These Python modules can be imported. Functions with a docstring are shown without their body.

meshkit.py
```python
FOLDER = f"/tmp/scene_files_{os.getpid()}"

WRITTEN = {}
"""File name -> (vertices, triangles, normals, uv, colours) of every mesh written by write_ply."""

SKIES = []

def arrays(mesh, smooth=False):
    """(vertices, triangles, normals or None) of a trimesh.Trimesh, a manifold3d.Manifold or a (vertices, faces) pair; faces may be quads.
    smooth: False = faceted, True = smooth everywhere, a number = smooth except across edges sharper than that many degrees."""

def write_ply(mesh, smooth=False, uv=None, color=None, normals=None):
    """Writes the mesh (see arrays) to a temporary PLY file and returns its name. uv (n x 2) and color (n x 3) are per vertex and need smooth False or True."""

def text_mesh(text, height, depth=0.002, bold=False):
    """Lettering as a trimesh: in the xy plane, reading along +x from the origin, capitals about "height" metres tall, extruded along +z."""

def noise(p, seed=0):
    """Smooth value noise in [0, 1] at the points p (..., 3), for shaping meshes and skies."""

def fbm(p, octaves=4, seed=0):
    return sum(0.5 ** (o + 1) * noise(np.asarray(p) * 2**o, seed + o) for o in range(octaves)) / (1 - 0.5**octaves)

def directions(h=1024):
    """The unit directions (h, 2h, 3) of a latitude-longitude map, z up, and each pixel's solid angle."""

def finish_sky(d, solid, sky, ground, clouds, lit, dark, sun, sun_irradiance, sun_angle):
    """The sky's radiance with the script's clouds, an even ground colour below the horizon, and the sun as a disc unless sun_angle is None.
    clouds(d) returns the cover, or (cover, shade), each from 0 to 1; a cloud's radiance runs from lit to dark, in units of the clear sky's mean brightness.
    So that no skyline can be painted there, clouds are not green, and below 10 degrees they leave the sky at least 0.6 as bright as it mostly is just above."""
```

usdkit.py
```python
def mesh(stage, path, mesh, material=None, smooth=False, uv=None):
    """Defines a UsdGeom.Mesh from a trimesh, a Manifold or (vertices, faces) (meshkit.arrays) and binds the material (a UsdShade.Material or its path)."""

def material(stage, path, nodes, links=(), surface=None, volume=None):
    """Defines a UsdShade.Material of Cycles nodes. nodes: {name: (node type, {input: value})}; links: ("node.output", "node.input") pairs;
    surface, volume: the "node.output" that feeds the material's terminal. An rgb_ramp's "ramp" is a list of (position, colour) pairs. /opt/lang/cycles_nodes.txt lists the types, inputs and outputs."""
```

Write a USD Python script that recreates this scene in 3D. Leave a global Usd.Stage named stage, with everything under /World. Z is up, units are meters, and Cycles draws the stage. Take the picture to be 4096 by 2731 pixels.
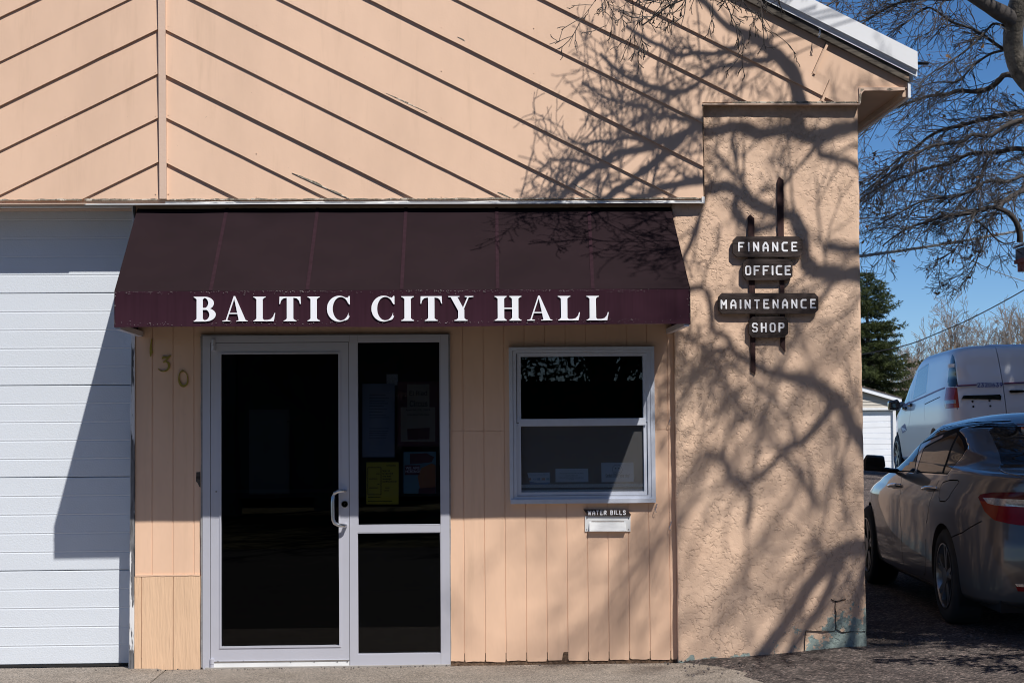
import math, random
import numpy as np
import trimesh, usdkit, meshkit
import manifold3d as m3
from shapely.geometry import Polygon, LineString, Point, MultiPolygon, box as sbox
from shapely import affinity
from shapely.ops import unary_union
from pxr import Usd, UsdGeom, UsdLux, Sdf, Gf, UsdShade, Vt

stage = Usd.Stage.CreateInMemory()
UsdGeom.SetStageUpAxis(stage, UsdGeom.Tokens.z)
UsdGeom.SetStageMetersPerUnit(stage, 1.0)
UsdGeom.Xform.Define(stage, '/World')
UsdGeom.Scope.Define(stage, '/World/Looks')

# ------------------------------------------------------------------ camera
FOC = 7363.0                                   # focal length in pixels of the 4096 wide photograph
YAW, PITCH, ROLL = (math.radians(v) for v in (2.447, 2.777, -0.461))
EYE = np.array([0.0, -12.15, 1.522])
fw = np.array([math.sin(YAW) * math.cos(PITCH), math.cos(YAW) * math.cos(PITCH), math.sin(PITCH)])
r0 = np.array([math.cos(YAW), -math.sin(YAW), 0.0])
u0 = np.cross(r0, fw)
rt = math.cos(ROLL) * r0 + math.sin(ROLL) * u0
up = -math.sin(ROLL) * r0 + math.cos(ROLL) * u0
cam = UsdGeom.Camera.Define(stage, '/World/camera')
cam.CreateHorizontalApertureAttr(36.0)
cam.CreateVerticalApertureAttr(36.0 * 682 / 1024)
cam.CreateFocalLengthAttr(FOC / 4096 * 36.0)
cam.CreateClippingRangeAttr(Gf.Vec2f(0.1, 2000))
cam.AddTransformOp().Set(Gf.Matrix4d(*rt, 0, *up, 0, *(-fw), 0, *EYE, 1))
EXPOSURE = 0.0
cam.CreateExposureAttr(EXPOSURE)

# ------------------------------------------------------------------ sky and sun
SUN = np.array([0.535, -1.0, 1.36]); SUN = SUN / np.linalg.norm(SUN)
SUN_EL = math.asin(SUN[2]); SUN_ROT = math.atan2(SUN[0], SUN[1])
SKY_STRENGTH, SUN_INT = 0.105, 1.25
dome = UsdLux.DomeLight.Define(stage, '/World/sky')
dome.GetPrim().SetCustomDataByKey('kind', 'structure')
sky = usdkit.material(stage, '/World/Looks/sky_look', {
    's': ('sky_texture', {'sky_type': 'single_scattering', 'sun_disc': False, 'sun_elevation': SUN_EL, 'sun_rotation': SUN_ROT,
                          'altitude': 450.0, 'air_density': 0.6, 'aerosol_density': 0.35, 'ozone_density': 4.0}), 'h': ('hsv', {'saturation': 1.18}),
    'b': ('background_shader', {'strength': SKY_STRENGTH})}, [('s.color', 'h.color'), ('h.color', 'b.color')], surface='b.background')
UsdShade.MaterialBindingAPI.Apply(dome.GetPrim()).Bind(sky)
sun = UsdLux.DistantLight.Define(stage, '/World/sun')
sun.CreateNormalizeAttr(True); sun.CreateIntensityAttr(SUN_INT); sun.CreateAngleAttr(0.53)
sun.CreateColorAttr(Gf.Vec3f(1.0, 0.955, 0.89))
zx = SUN; xx = np.cross([0, 0, 1.0], zx); xx /= np.linalg.norm(xx); yy = np.cross(zx, xx)
sun.AddTransformOp().Set(Gf.Matrix4d(*xx, 0, *yy, 0, *zx, 0, 0, 0, 30, 1))

# ------------------------------------------------------------------ helpers
def P(px, py, Y=0.0):
    """The point of the vertical plane y = Y seen at a pixel of the photograph."""
    d = fw * FOC + rt * (px - 2048) - up * (py - 1365.5)
    return EYE + d * ((Y - EYE[1]) / d[1])

def PX(px, py, Y=0.0):
    p = P(px, py, Y); return (p[0], p[2])

used = {}
def numbered(path):
    n = used.get(path, 0); used[path] = n + 1
    return path if n == 0 else '%s_%03d' % (path, n)

class Node:
    def __init__(s, path, loc=(0, 0, 0)): s.path, s.loc = path, np.array(loc, float)
    @property
    def prim(s): return stage.GetPrimAtPath(s.path)

def tag(n, label=None, cat=None, group=None, kind=None):
    for k, v in (('label', label), ('category', cat), ('group', group), ('kind', kind)):
        if v: n.prim.SetCustomDataByKey(k, v)
    return n

def thing(name, label, cat, loc=(0, 0, 0), rotz=0, rotx=0, group=None):
    p = numbered('/World/' + name)
    x = UsdGeom.Xform.Define(stage, p)
    x.AddTranslateOp().Set(Gf.Vec3d(*map(float, loc)))
    if rotz: x.AddRotateZOp().Set(float(rotz))
    if rotx: x.AddRotateXOp().Set(float(rotx))
    return tag(Node(p, loc), label, cat, group)

def copy_thing(src, label, loc, rotz=0, scale=None):
    was = src.prim.GetCustomData()
    p = numbered('/World/' + src.path.split('/')[-1].rstrip('0123456789').rstrip('_'))
    x = UsdGeom.Xform.Define(stage, p)
    x.GetPrim().GetReferences().AddInternalReference(src.path)
    x.ClearXformOpOrder()
    x.AddTranslateOp(opSuffix='c').Set(Gf.Vec3d(*map(float, loc))); x.AddRotateZOp(opSuffix='c').Set(float(rotz))
    if scale: x.AddScaleOp(opSuffix='c').Set(Gf.Vec3f(*scale))
    x.GetPrim().SetInstanceable(True)
    return tag(Node(p, loc), label, was['category'], was.get('group'))

def put(name, mesh, mat, parent=None, smooth=False, local=False, uv=None):
    """One Mesh prim under parent (world coordinates unless local) or under /World."""
    path = numbered((parent.path if parent else '/World') + '/' + name)
    off = parent.loc if parent is not None else np.zeros(3)
    if not local and np.any(off):
        v, f, _ = meshkit.arrays(mesh); mesh = (v - off, f)
    usdkit.mesh(stage, path, mesh, mat, smooth)
    return Node(path, np.zeros(3) if local else off)

def part(name, mesh, mat, parent, smooth=False, local=False, label=None, kind=None):
    n = put(name, mesh, mat, parent, smooth, local)
    if label or kind: tag(n, label, None, None, kind)
    return n

class MB:
    """Collects triangles of one mesh."""
    def __init__(s): s.v, s.f, s.n = [], [], 0
    def add(s, v, f):
        v = np.asarray(v, float); f = np.asarray(f, int)
        if len(v) == 0 or len(f) == 0: return s
        if f.shape[1] == 4: f = np.vstack([f[:, [0, 1, 2]], f[:, [0, 2, 3]]])
        s.v.append(v); s.f.append(f + s.n); s.n += len(v); return s
    def tm(s, t): return s.add(t.vertices, t.faces)
    def box(s, x0, x1, y0, y1, z0, z1):
        x0, x1 = sorted((x0, x1)); y0, y1 = sorted((y0, y1)); z0, z1 = sorted((z0, z1))
        v = [(x, y, z) for x in (x0, x1) for y in (y0, y1) for z in (z0, z1)]
        return s.add(v, [(0, 1, 3), (0, 3, 2), (4, 6, 7), (4, 7, 5), (0, 4, 5), (0, 5, 1), (2, 3, 7), (2, 7, 6), (0, 2, 6), (0, 6, 4), (1, 5, 7), (1, 7, 3)])
    def prism(s, poly, yf, yb, tilt=None):
        """A polygon of the xz plane extruded from y = yf (front) to yb; tilt(x, z) is added to the front's y."""
        for g in getattr(poly, 'geoms', [poly]):
            if g.is_empty or g.geom_type != 'Polygon' or g.area < 1e-9: continue
            t = trimesh.creation.extrude_polygon(g, 1.0, engine='earcut')
            v = np.array(t.vertices); fr = v[:, 2] > 0.5
            y = np.where(fr, yf, yb)
            if tilt is not None: y = y + np.where(fr, tilt(v[:, 0], v[:, 1]), 0)
            s.add(np.stack([v[:, 0], y, v[:, 1]], 1), t.faces)
        return s
    def tube(s, pts, rad, n=6, cap=True):
        p = np.asarray(pts, float); m = len(p); r = np.broadcast_to(np.asarray(rad, float), (m,))
        t = np.gradient(p, axis=0); t /= np.maximum(np.linalg.norm(t, axis=1, keepdims=True), 1e-9)
        ref = np.array([0.31, 0.17, 0.94]) if abs(t[0] @ np.array([0.31, 0.17, 0.94])) < 0.9 else np.array([0.9, -0.4, 0.1])
        a = np.cross(t, ref); a /= np.maximum(np.linalg.norm(a, axis=1, keepdims=True), 1e-9); b = np.cross(t, a)
        an = np.arange(n) * 2 * math.pi / n
        v = (p[:, None] + r[:, None, None] * (np.cos(an)[None, :, None] * a[:, None] + np.sin(an)[None, :, None] * b[:, None])).reshape(-1, 3)
        i = np.arange(m - 1)[:, None] * n; j = np.arange(n)[None]; k = (j + 1) % n
        q = np.stack([i + j, i + k, i + n + k, i + n + j], -1).reshape(-1, 4)
        s.add(v, q)
        if cap and n > 2:
            s.add(v[:n], [(0, c + 1, c) for c in range(1, n - 1)]); s.add(v[-n:], [(0, c, c + 1) for c in range(1, n - 1)])
        return s
    def grid(s, G, flip=False):
        h, w = G.shape[:2]; i = np.arange(h - 1)[:, None] * w + np.arange(w - 1)[None]
        q = np.stack([i, i + 1, i + w + 1, i + w], -1).reshape(-1, 4)
        return s.add(G.reshape(-1, 3), q[:, ::-1] if flip else q)
    def mesh(s): return (np.vstack(s.v), np.vstack(s.f))
    def build(s, name, mat, parent=None, smooth=False, local=False, label=None, kind=None):
        return part(name, s.mesh(), mat, parent, smooth, local, label, kind)

def ppoly(pts, Y=0.0): return Polygon([PX(a, b, Y) for a, b in pts])
def prect(x0, y0, x1, y1, Y=0.0):
    a, b = PX(x0, (y0 + y1) / 2, Y), PX(x1, (y0 + y1) / 2, Y); c, d = PX((x0 + x1) / 2, y0, Y), PX((x0 + x1) / 2, y1, Y)
    return sbox(a[0], d[1], b[0], c[1])
def frame_of(outer, inner): return outer.difference(inner)
def stroke(pts, w, cap=1): return LineString(pts).buffer(w / 2, cap_style=cap, join_style=1, quad_segs=4)
def sm(x, a, b):
    t = np.clip((np.asarray(x, float) - a) / (b - a), 0, 1); return t * t * (3 - 2 * t)

# ------------------------------------------------------------------ materials
LOOK = {}
def mat(name, nodes, links, surface='p.BSDF'):
    LOOK[name] = usdkit.material(stage, '/World/Looks/' + name, nodes, links, surface=surface); return LOOK[name]
def plain(name, c, rough=0.6, metal=0.0, spec=0.5, var=0.08, scale=8.0, bump=0.0, bscale=60.0, coat=0.0, extra=None):
    """A colour with a little uneven tone, and fine relief."""
    lo = [max(0, v * (1 - var)) for v in c]; hi = [min(1, v * (1 + var)) for v in c]
    nodes = {'g': ('geometry', {}), 'n': ('noise_texture', {'scale': scale, 'detail': 5.0, 'roughness': 0.6}),
             'r': ('rgb_ramp', {'ramp': [(0.3, lo), (0.7, hi)]}),
             'p': ('principled_bsdf', {'roughness': rough, 'metallic': metal, 'specular_ior_level': spec, 'coat_weight': coat, **(extra or {})})}
    links = [('g.position', 'n.vector'), ('n.fac', 'r.fac'), ('r.color', 'p.base_color')]
    if bump:
        nodes['bn'] = ('noise_texture', {'scale': bscale, 'detail': 4.0}); nodes['b'] = ('bump', {'strength': bump, 'distance': 0.01})
        links += [('g.position', 'bn.vector'), ('bn.fac', 'b.height'), ('b.normal', 'p.normal')]
    return mat(name, nodes, links)

PEACH = (0.715, 0.492, 0.355)
def paint(name, c, bump=0.12, bscale=(90, 90, 90), stain=(0.50, 0.34, 0.23), spots=True, bdist=0.004):
    nodes = {'g': ('geometry', {}), 'm1': ('mapping', {'scale': (0.9, 0.9, 0.35)}), 'n1': ('noise_texture', {'scale': 2.2, 'detail': 6.0, 'roughness': 0.65}),
             'r1': ('rgb_ramp', {'ramp': [(0.35, [v * 0.93 for v in c]), (0.62, [min(1, v * 1.04) for v in c])]}),
             'm2': ('mapping', {'scale': (7, 7, 0.5)}), 'n2': ('noise_texture', {'scale': 1.0, 'detail': 5.0, 'roughness': 0.7}),
             'r2': ('rgb_ramp', {'ramp': [(0.56, (0, 0, 0)), (0.80, (0.45, 0.45, 0.45))]}), 'mx': ('mix_color', {'b': stain}),
             'n3': ('noise_texture', {'scale': 26.0, 'detail': 3.0, 'roughness': 0.7}), 'r3': ('rgb_ramp', {'ramp': [(0.735, (0, 0, 0)), (0.76, (0.6, 0.6, 0.6))]}),
             'mx2': ('mix_color', {'b': (0.25, 0.19, 0.15)}),
             'mb': ('mapping', {'scale': bscale}), 'nb': ('noise_texture', {'scale': 1.0, 'detail': 4.0}), 'bp': ('bump', {'strength': bump, 'distance': bdist}),
             'p': ('principled_bsdf', {'roughness': 0.55, 'specular_ior_level': 0.35})}
    links = [('g.position', 'm1.vector'), ('m1.vector', 'n1.vector'), ('n1.fac', 'r1.fac'), ('g.position', 'm2.vector'), ('m2.vector', 'n2.vector'), ('n2.fac', 'r2.fac'),
             ('r1.color', 'mx.a'), ('r2.color', 'mx.fac'), ('g.position', 'n3.vector'), ('n3.fac', 'r3.fac'), ('mx.result', 'mx2.a'), ('r3.color', 'mx2.fac'),
             (('mx2' if spots else 'mx') + '.result', 'p.base_color'), ('g.position', 'mb.vector'), ('mb.vector', 'nb.vector'), ('nb.fac', 'bp.height'), ('bp.normal', 'p.normal')]
    return mat(name, nodes, links)
paint('peach_siding', PEACH)
paint('peach_wall', (0.755, 0.51, 0.36), bump=0.10, bscale=(60, 60, 25))
paint('rough_sawn', (0.71, 0.485, 0.32), bump=0.5, bscale=(75, 75, 7), spots=False, bdist=0.012)
paint('peach_trim', (0.64, 0.47, 0.37), bump=0.3, bscale=(60, 60, 60))
paint('soffit_paint', (0.62, 0.44, 0.32), bump=0.05)

def stucco():
    teal = (0.29, 0.36, 0.34)
    n = {'g': ('geometry', {}), 'x': ('separate_xyz', {}),
         'n1': ('noise_texture', {'scale': 1.6, 'detail': 5.0}), 'r1': ('rgb_ramp', {'ramp': [(0.35, (0.70, 0.49, 0.355)), (0.65, (0.74, 0.53, 0.39))]}),
         'n2': ('noise_texture', {'scale': 38.0, 'detail': 3.0, 'roughness': 0.6, 'distortion': 0.5}), 'r2': ('rgb_ramp', {'ramp': [(0.38, (0, 0, 0)), (0.45, (0.75, 0.75, 0.75)), (0.60, (0.85, 0.85, 0.85)), (0.64, (1, 1, 1))]}),
         'n3': ('noise_texture', {'scale': 160.0, 'detail': 3.0}), 'ad': ('math', {'math_type': 'multiply_add', 'value2': 0.12}),
         'nm': ('noise_texture', {'scale': 4.5, 'detail': 3.0}), 'rm': ('map_range', {'from_min': 0.36, 'from_max': 0.60, 'to_min': 0.12, 'to_max': 1.0, 'clamp': True}), 'hm': ('math', {'math_type': 'multiply'}),
         'bp': ('bump', {'strength': 0.95, 'distance': 0.0055}),
         'nt': ('noise_texture', {'scale': 9.0, 'detail': 6.0, 'roughness': 0.65}), 'mr': ('map_range', {'from_min': 2.15, 'from_max': 2.85, 'to_min': -0.16, 'to_max': 0.20, 'clamp': True}),
         'mz': ('map_range', {'from_min': 0.10, 'from_max': 0.55, 'to_min': 0.16, 'to_max': -0.26, 'clamp': True}), 's1': ('math', {'math_type': 'add'}), 's2': ('math', {'math_type': 'add'}),
         'mzl': ('map_range', {'from_min': -0.02, 'from_max': 0.17, 'to_min': 0.26, 'to_max': -0.3, 'clamp': True}), 'smx': ('math', {'math_type': 'maximum'}),
         'rt': ('rgb_ramp', {'ramp': [(0.62, (0, 0, 0)), (0.65, (1, 1, 1))]}), 'mt': ('mix_color', {'b': teal}),
         'nd': ('noise_texture', {'scale': 4.0, 'detail': 6.0, 'roughness': 0.7}), 'md': ('map_range', {'from_min': 3.0, 'from_max': 3.62, 'to_min': -0.12, 'to_max': 0.13, 'clamp': True}),
         'sd': ('math', {'math_type': 'add'}), 'rd': ('rgb_ramp', {'ramp': [(0.56, (0, 0, 0)), (0.75, (0.5, 0.5, 0.5))]}), 'mxd': ('mix_color', {'b': (0.33, 0.22, 0.15)}),
         'p': ('principled_bsdf', {'roughness': 0.75, 'specular_ior_level': 0.3})}
    l = [('g.position', k + '.vector') for k in ('x', 'n1', 'n2', 'n3', 'nt', 'nd', 'nm')]
    l += [('n1.fac', 'r1.fac'), ('n2.fac', 'r2.fac'), ('n3.fac', 'ad.value1'), ('r2.color', 'hm.value1'), ('nm.fac', 'rm.value'), ('rm.result', 'hm.value2'), ('hm.value', 'ad.value3'), ('ad.value', 'bp.height'), ('bp.normal', 'p.normal'),
          ('x.x', 'mr.value'), ('x.z', 'mz.value'), ('mr.result', 's1.value1'), ('mz.result', 's1.value2'), ('x.z', 'mzl.value'), ('s1.value', 'smx.value1'), ('mzl.result', 'smx.value2'),
          ('smx.value', 's2.value1'), ('nt.fac', 's2.value2'), ('s2.value', 'rt.fac'),
          ('x.z', 'md.value'), ('md.result', 'sd.value1'), ('nd.fac', 'sd.value2'), ('sd.value', 'rd.fac'), ('r1.color', 'mxd.a'), ('rd.color', 'mxd.fac'),
          ('mxd.result', 'mt.a'), ('rt.color', 'mt.fac'), ('mt.result', 'p.base_color')]
    return mat('stucco', n, l)
stucco()

def awning_cloth(name, c, specks):
    n = {'g': ('geometry', {}), 'n1': ('noise_texture', {'scale': 3.0, 'detail': 5.0}), 'r1': ('rgb_ramp', {'ramp': [(0.3, [v * 0.85 for v in c]), (0.7, [v * 1.15 for v in c])]}),
         'm2': ('mapping', {'scale': (60, 60, 2)}), 'n2': ('noise_texture', {'scale': 1.0, 'detail': 2.0}), 'm4': ('mix_color', {'fac': specks, 'b': (0.085, 0.03, 0.055)}), 'mul': ('math', {'math_type': 'multiply', 'value2': specks}),
         'n3': ('noise_texture', {'scale': 500.0, 'detail': 2.0}), 'bp': ('bump', {'strength': 0.35, 'distance': 0.002}),
         'p': ('principled_bsdf', {'roughness': 0.9, 'specular_ior_level': 0.14})}
    l = [('g.position', 'n1.vector'), ('n1.fac', 'r1.fac'), ('g.position', 'm2.vector'), ('m2.vector', 'n2.vector'), ('n2.fac', 'mul.value1'), ('r1.color', 'm4.a'), ('mul.value', 'm4.fac'),
         ('m4.result', 'p.base_color'), ('g.position', 'n3.vector'), ('n3.fac', 'bp.height'), ('bp.normal', 'p.normal')]
    return mat(name, n, l)
awning_cloth('awning_top', (0.0165, 0.0088, 0.0115), 0.0)
awning_cloth('awning_front', (0.026, 0.0090, 0.0155), 0.3)
plain('seam_cloth', (0.0290, 0.0140, 0.0195), 0.95, spec=0.1, var=0.2, scale=30)
plain('speck_white', (0.45, 0.43, 0.42), 0.8)
plain('letter_white', (0.86, 0.87, 0.92), 0.5, var=0.02)
plain('garage_white', (0.65, 0.695, 0.755), 0.42, var=0.02, scale=2.0, bump=0.16, bscale=120)
plain('white_metal', (0.80, 0.82, 0.86), 0.35, var=0.03, scale=3)
plain('white_paint', (0.74, 0.75, 0.76), 0.5, var=0.05)
plain('aluminum', (0.59, 0.60, 0.68), 0.38, metal=0.35, var=0.03, scale=3, bump=0.03, bscale=300)
plain('bright_steel', (0.70, 0.71, 0.73), 0.25, metal=1.0, var=0.03)
plain('screw_steel', (0.28, 0.28, 0.29), 0.4, metal=0.8)
plain('window_aluminum', (0.62, 0.66, 0.76), 0.36, metal=0.25, var=0.04, scale=20)
plain('caulk', (0.26, 0.25, 0.25), 0.8, var=0.2, scale=30)
plain('joint_dark', (0.03, 0.025, 0.022), 0.9)
plain('black_rubber', (0.012, 0.012, 0.012), 0.7)
plain('black_plastic', (0.012, 0.012, 0.013), 0.35)
plain('brass', (0.50, 0.37, 0.09), 0.36, metal=0.9, var=0.15, scale=40)
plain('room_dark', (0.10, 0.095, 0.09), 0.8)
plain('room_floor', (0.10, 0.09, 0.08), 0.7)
plain('paper', (0.80, 0.81, 0.84), 0.7, var=0.02)
plain('paper_blue', (0.10, 0.20, 0.42), 0.6)
plain('paper_grey', (0.30, 0.36, 0.44), 0.6, var=0.04)
plain('paper_yellow', (0.75, 0.62, 0.05), 0.6, var=0.04)
plain('paper_teal', (0.18, 0.36, 0.42), 0.6, var=0.1)
plain('paper_orange', (0.55, 0.22, 0.08), 0.6, var=0.1)
plain('paper_cream', (0.42, 0.36, 0.26), 0.6, var=0.1)
plain('paper_maroon', (0.16, 0.04, 0.05), 0.6, var=0.1)
plain('paper_silver', (0.62, 0.64, 0.62), 0.5, var=0.3, scale=120)
plain('ink', (0.02, 0.02, 0.025), 0.7)
plain('concrete_rim', (0.30, 0.28, 0.26), 0.9)

def wood(name, c0, c1, white=None, gs=(6, 6, 60), wl=0.55):
    n = {'g': ('geometry', {}), 'm': ('mapping', {'scale': gs}), 'n': ('noise_texture', {'scale': 1.0, 'detail': 6.0, 'roughness': 0.65, 'distortion': 0.6}),
         'r': ('rgb_ramp', {'ramp': [(0.35, c0), (0.65, c1)]}), 'bp': ('bump', {'strength': 0.8, 'distance': 0.004}), 'p': ('principled_bsdf', {'roughness': 0.8, 'specular_ior_level': 0.3})}
    l = [('g.position', 'm.vector'), ('m.vector', 'n.vector'), ('n.fac', 'r.fac'), ('n.fac', 'bp.height'), ('bp.normal', 'p.normal')]
    if white:
        n['n2'] = ('noise_texture', {'scale': 0.35, 'detail': 5.0, 'roughness': 0.7}); n['r2'] = ('rgb_ramp', {'ramp': [(wl, (0, 0, 0)), (wl + 0.03, (1, 1, 1))]}); n['mx'] = ('mix_color', {'b': white})
        l += [('m.vector', 'n2.vector'), ('n2.fac', 'r2.fac'), ('r.color', 'mx.a'), ('r2.color', 'mx.fac'), ('mx.result', 'p.base_color')]
    else: l += [('r.color', 'p.base_color')]
    return mat(name, n, l)
wood('sign_wood', (0.016, 0.011, 0.010), (0.062, 0.045, 0.042))
wood('sign_post', (0.028, 0.013, 0.013), (0.07, 0.034, 0.032), gs=(50, 50, 6))
wood('rake_wood', (0.03, 0.025, 0.022), (0.14, 0.12, 0.10), white=(0.40, 0.28, 0.20), gs=(5, 5, 40), wl=0.62)
wood('jamb_wood', (0.05, 0.05, 0.055), (0.20, 0.20, 0.21), white=(0.72, 0.72, 0.73), gs=(40, 40, 5), wl=0.5)
wood('peeled_paint', (0.10, 0.09, 0.07), (0.36, 0.31, 0.25), white=(0.62, 0.55, 0.46), gs=(60, 60, 60), wl=0.55)
wood('bottom_rot', (0.05, 0.03, 0.02), (0.22, 0.14, 0.09), gs=(60, 60, 60))

def pane(name, tint, rough=0.0, ior=1.33):
    return mat(name, {'f': ('fresnel', {'IOR': ior}), 't': ('transparent_bsdf', {'color': tint}), 'gl': ('glossy_bsdf', {'color': (1, 1, 1), 'roughness': rough}), 'mx': ('mix_closure', {})},
               [('f.fac', 'mx.fac'), ('t.BSDF', 'mx.closure1'), ('gl.BSDF', 'mx.closure2')], surface='mx.closure')
pane('door_glass', (0.20, 0.21, 0.23)); pane('window_glass', (0.97, 0.98, 0.98)); pane('sidelight_glass', (0.62, 0.64, 0.68))
mat('screen_mesh', {'d': ('diffuse_bsdf', {'color': (0.26, 0.26, 0.27)}), 't': ('transparent_bsdf', {'color': (1, 1, 1)}), 'mx': ('mix_closure', {'fac': 0.87})},
    [('d.BSDF', 'mx.closure1'), ('t.BSDF', 'mx.closure2')], surface='mx.closure')
# ------------------------------------------------------------------ ground
def ground_z(x, y):
    x, y = np.asarray(x, float), np.asarray(y, float)
    a = sm(x, 1.55, 2.95) * 0.075 + sm(x, 2.95, 3.6) * 0.055
    a = a * (1 - sm(-y, 0.5, 4.0)) - 0.12 * sm(-y, 2.2, 4.0)
    s = sm(x, 2.0, 3.0) * (0.018 * np.clip(y, 0, 4) + 0.054 * np.clip(y - 4, 0, 11.5) - 0.045 * np.clip(y - 18, 0, 18))
    return a + s

def ground_sheet(xs, ys, dz, rough=0.0, seed=0):
    X, Y = np.meshgrid(xs, ys); Z = ground_z(X, Y) + dz
    if rough: Z = Z + rough * (meshkit.fbm(np.stack([X * 2.2, Y * 2.2, 0 * X], -1), 5, seed) - 0.5) * 2
    return np.stack([X, Y, Z], -1)

def ground_mat(name, c0, c1, peb, pscale, bump, big=(0.8, 1.15), pw=(0.30, 0.36)):
    n = {'g': ('geometry', {}), 'v': ('voronoi_texture', {'scale': pscale, 'randomness': 1.0}), 'n': ('noise_texture', {'scale': 2.6, 'detail': 6.0, 'roughness': 0.7}),
         'r': ('rgb_ramp', {'ramp': [(0.35, c0), (0.65, c1)]}), 'sp': ('separate_color', {}), 'rv': ('rgb_ramp', {'ramp': [(0.0, (0.35, 0.35, 0.35)), (0.55, (0.8, 0.8, 0.8)), (0.86, (1.3, 1.25, 1.2)), (1.0, peb)]}),
         'mu': ('mix_color', {'blend_type': 'multiply', 'fac': 1.0, 'use_clamp_result': False}), 'n2': ('noise_texture', {'scale': 45.0, 'detail': 6.0, 'roughness': 0.75}),
         'ad': ('math', {'math_type': 'multiply_add', 'value2': -0.55}), 'bp': ('bump', {'strength': bump, 'distance': 0.012}), 'p': ('principled_bsdf', {'roughness': 0.9, 'specular_ior_level': 0.25})}
    l = [('g.position', 'v.vector'), ('g.position', 'n.vector'), ('g.position', 'n2.vector'), ('n.fac', 'r.fac'), ('v.color', 'sp.color'), ('sp.r', 'rv.fac'), ('r.color', 'mu.a'), ('rv.color', 'mu.b'),
         ('mu.result', 'p.base_color'), ('v.distance', 'ad.value1'), ('n2.fac', 'ad.value3'), ('ad.value', 'bp.height'), ('bp.normal', 'p.normal')]
    return mat(name, n, l)
ground_mat('gravel_asphalt', (0.085, 0.070, 0.066), (0.16, 0.135, 0.125), (2.6, 2.4, 2.3), 70.0, 1.0)
ground_mat('concrete', (0.27, 0.235, 0.20), (0.35, 0.31, 0.27), (1.25, 1.2, 1.2), 160.0, 0.35)
ground_mat('street_asphalt', (0.05, 0.05, 0.05), (0.075, 0.072, 0.07), (2.0, 2.0, 2.0), 90.0, 0.6)
ground_mat('lawn_dirt', (0.09, 0.085, 0.04), (0.15, 0.13, 0.06), (1.2, 1.2, 1.0), 40.0, 0.8)

gx = np.unique(np.concatenate([np.linspace(-300, -12, 14), np.linspace(-12, 16, 57), np.linspace(16, 300, 16)]))
gy = np.unique(np.concatenate([np.linspace(-300, -12, 14), np.linspace(-12, 50, 63), np.linspace(50, 400, 16)]))
gs_ = MB().grid(ground_sheet(gx, gy, -0.05)); tag(gs_.build('ground', LOOK['lawn_dirt'], smooth=True), kind='structure')
rs = np.unique(np.concatenate([np.arange(1.30, 5.2, 0.03), np.linspace(5.2, 12, 15)]))
ry = np.unique(np.concatenate([np.linspace(-3.4, -1.2, 12), np.arange(-1.2, 1.5, 0.03), np.linspace(1.5, 26, 60)]))
G = ground_sheet(rs, ry, 0.0, 0.012, 3)
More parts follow.
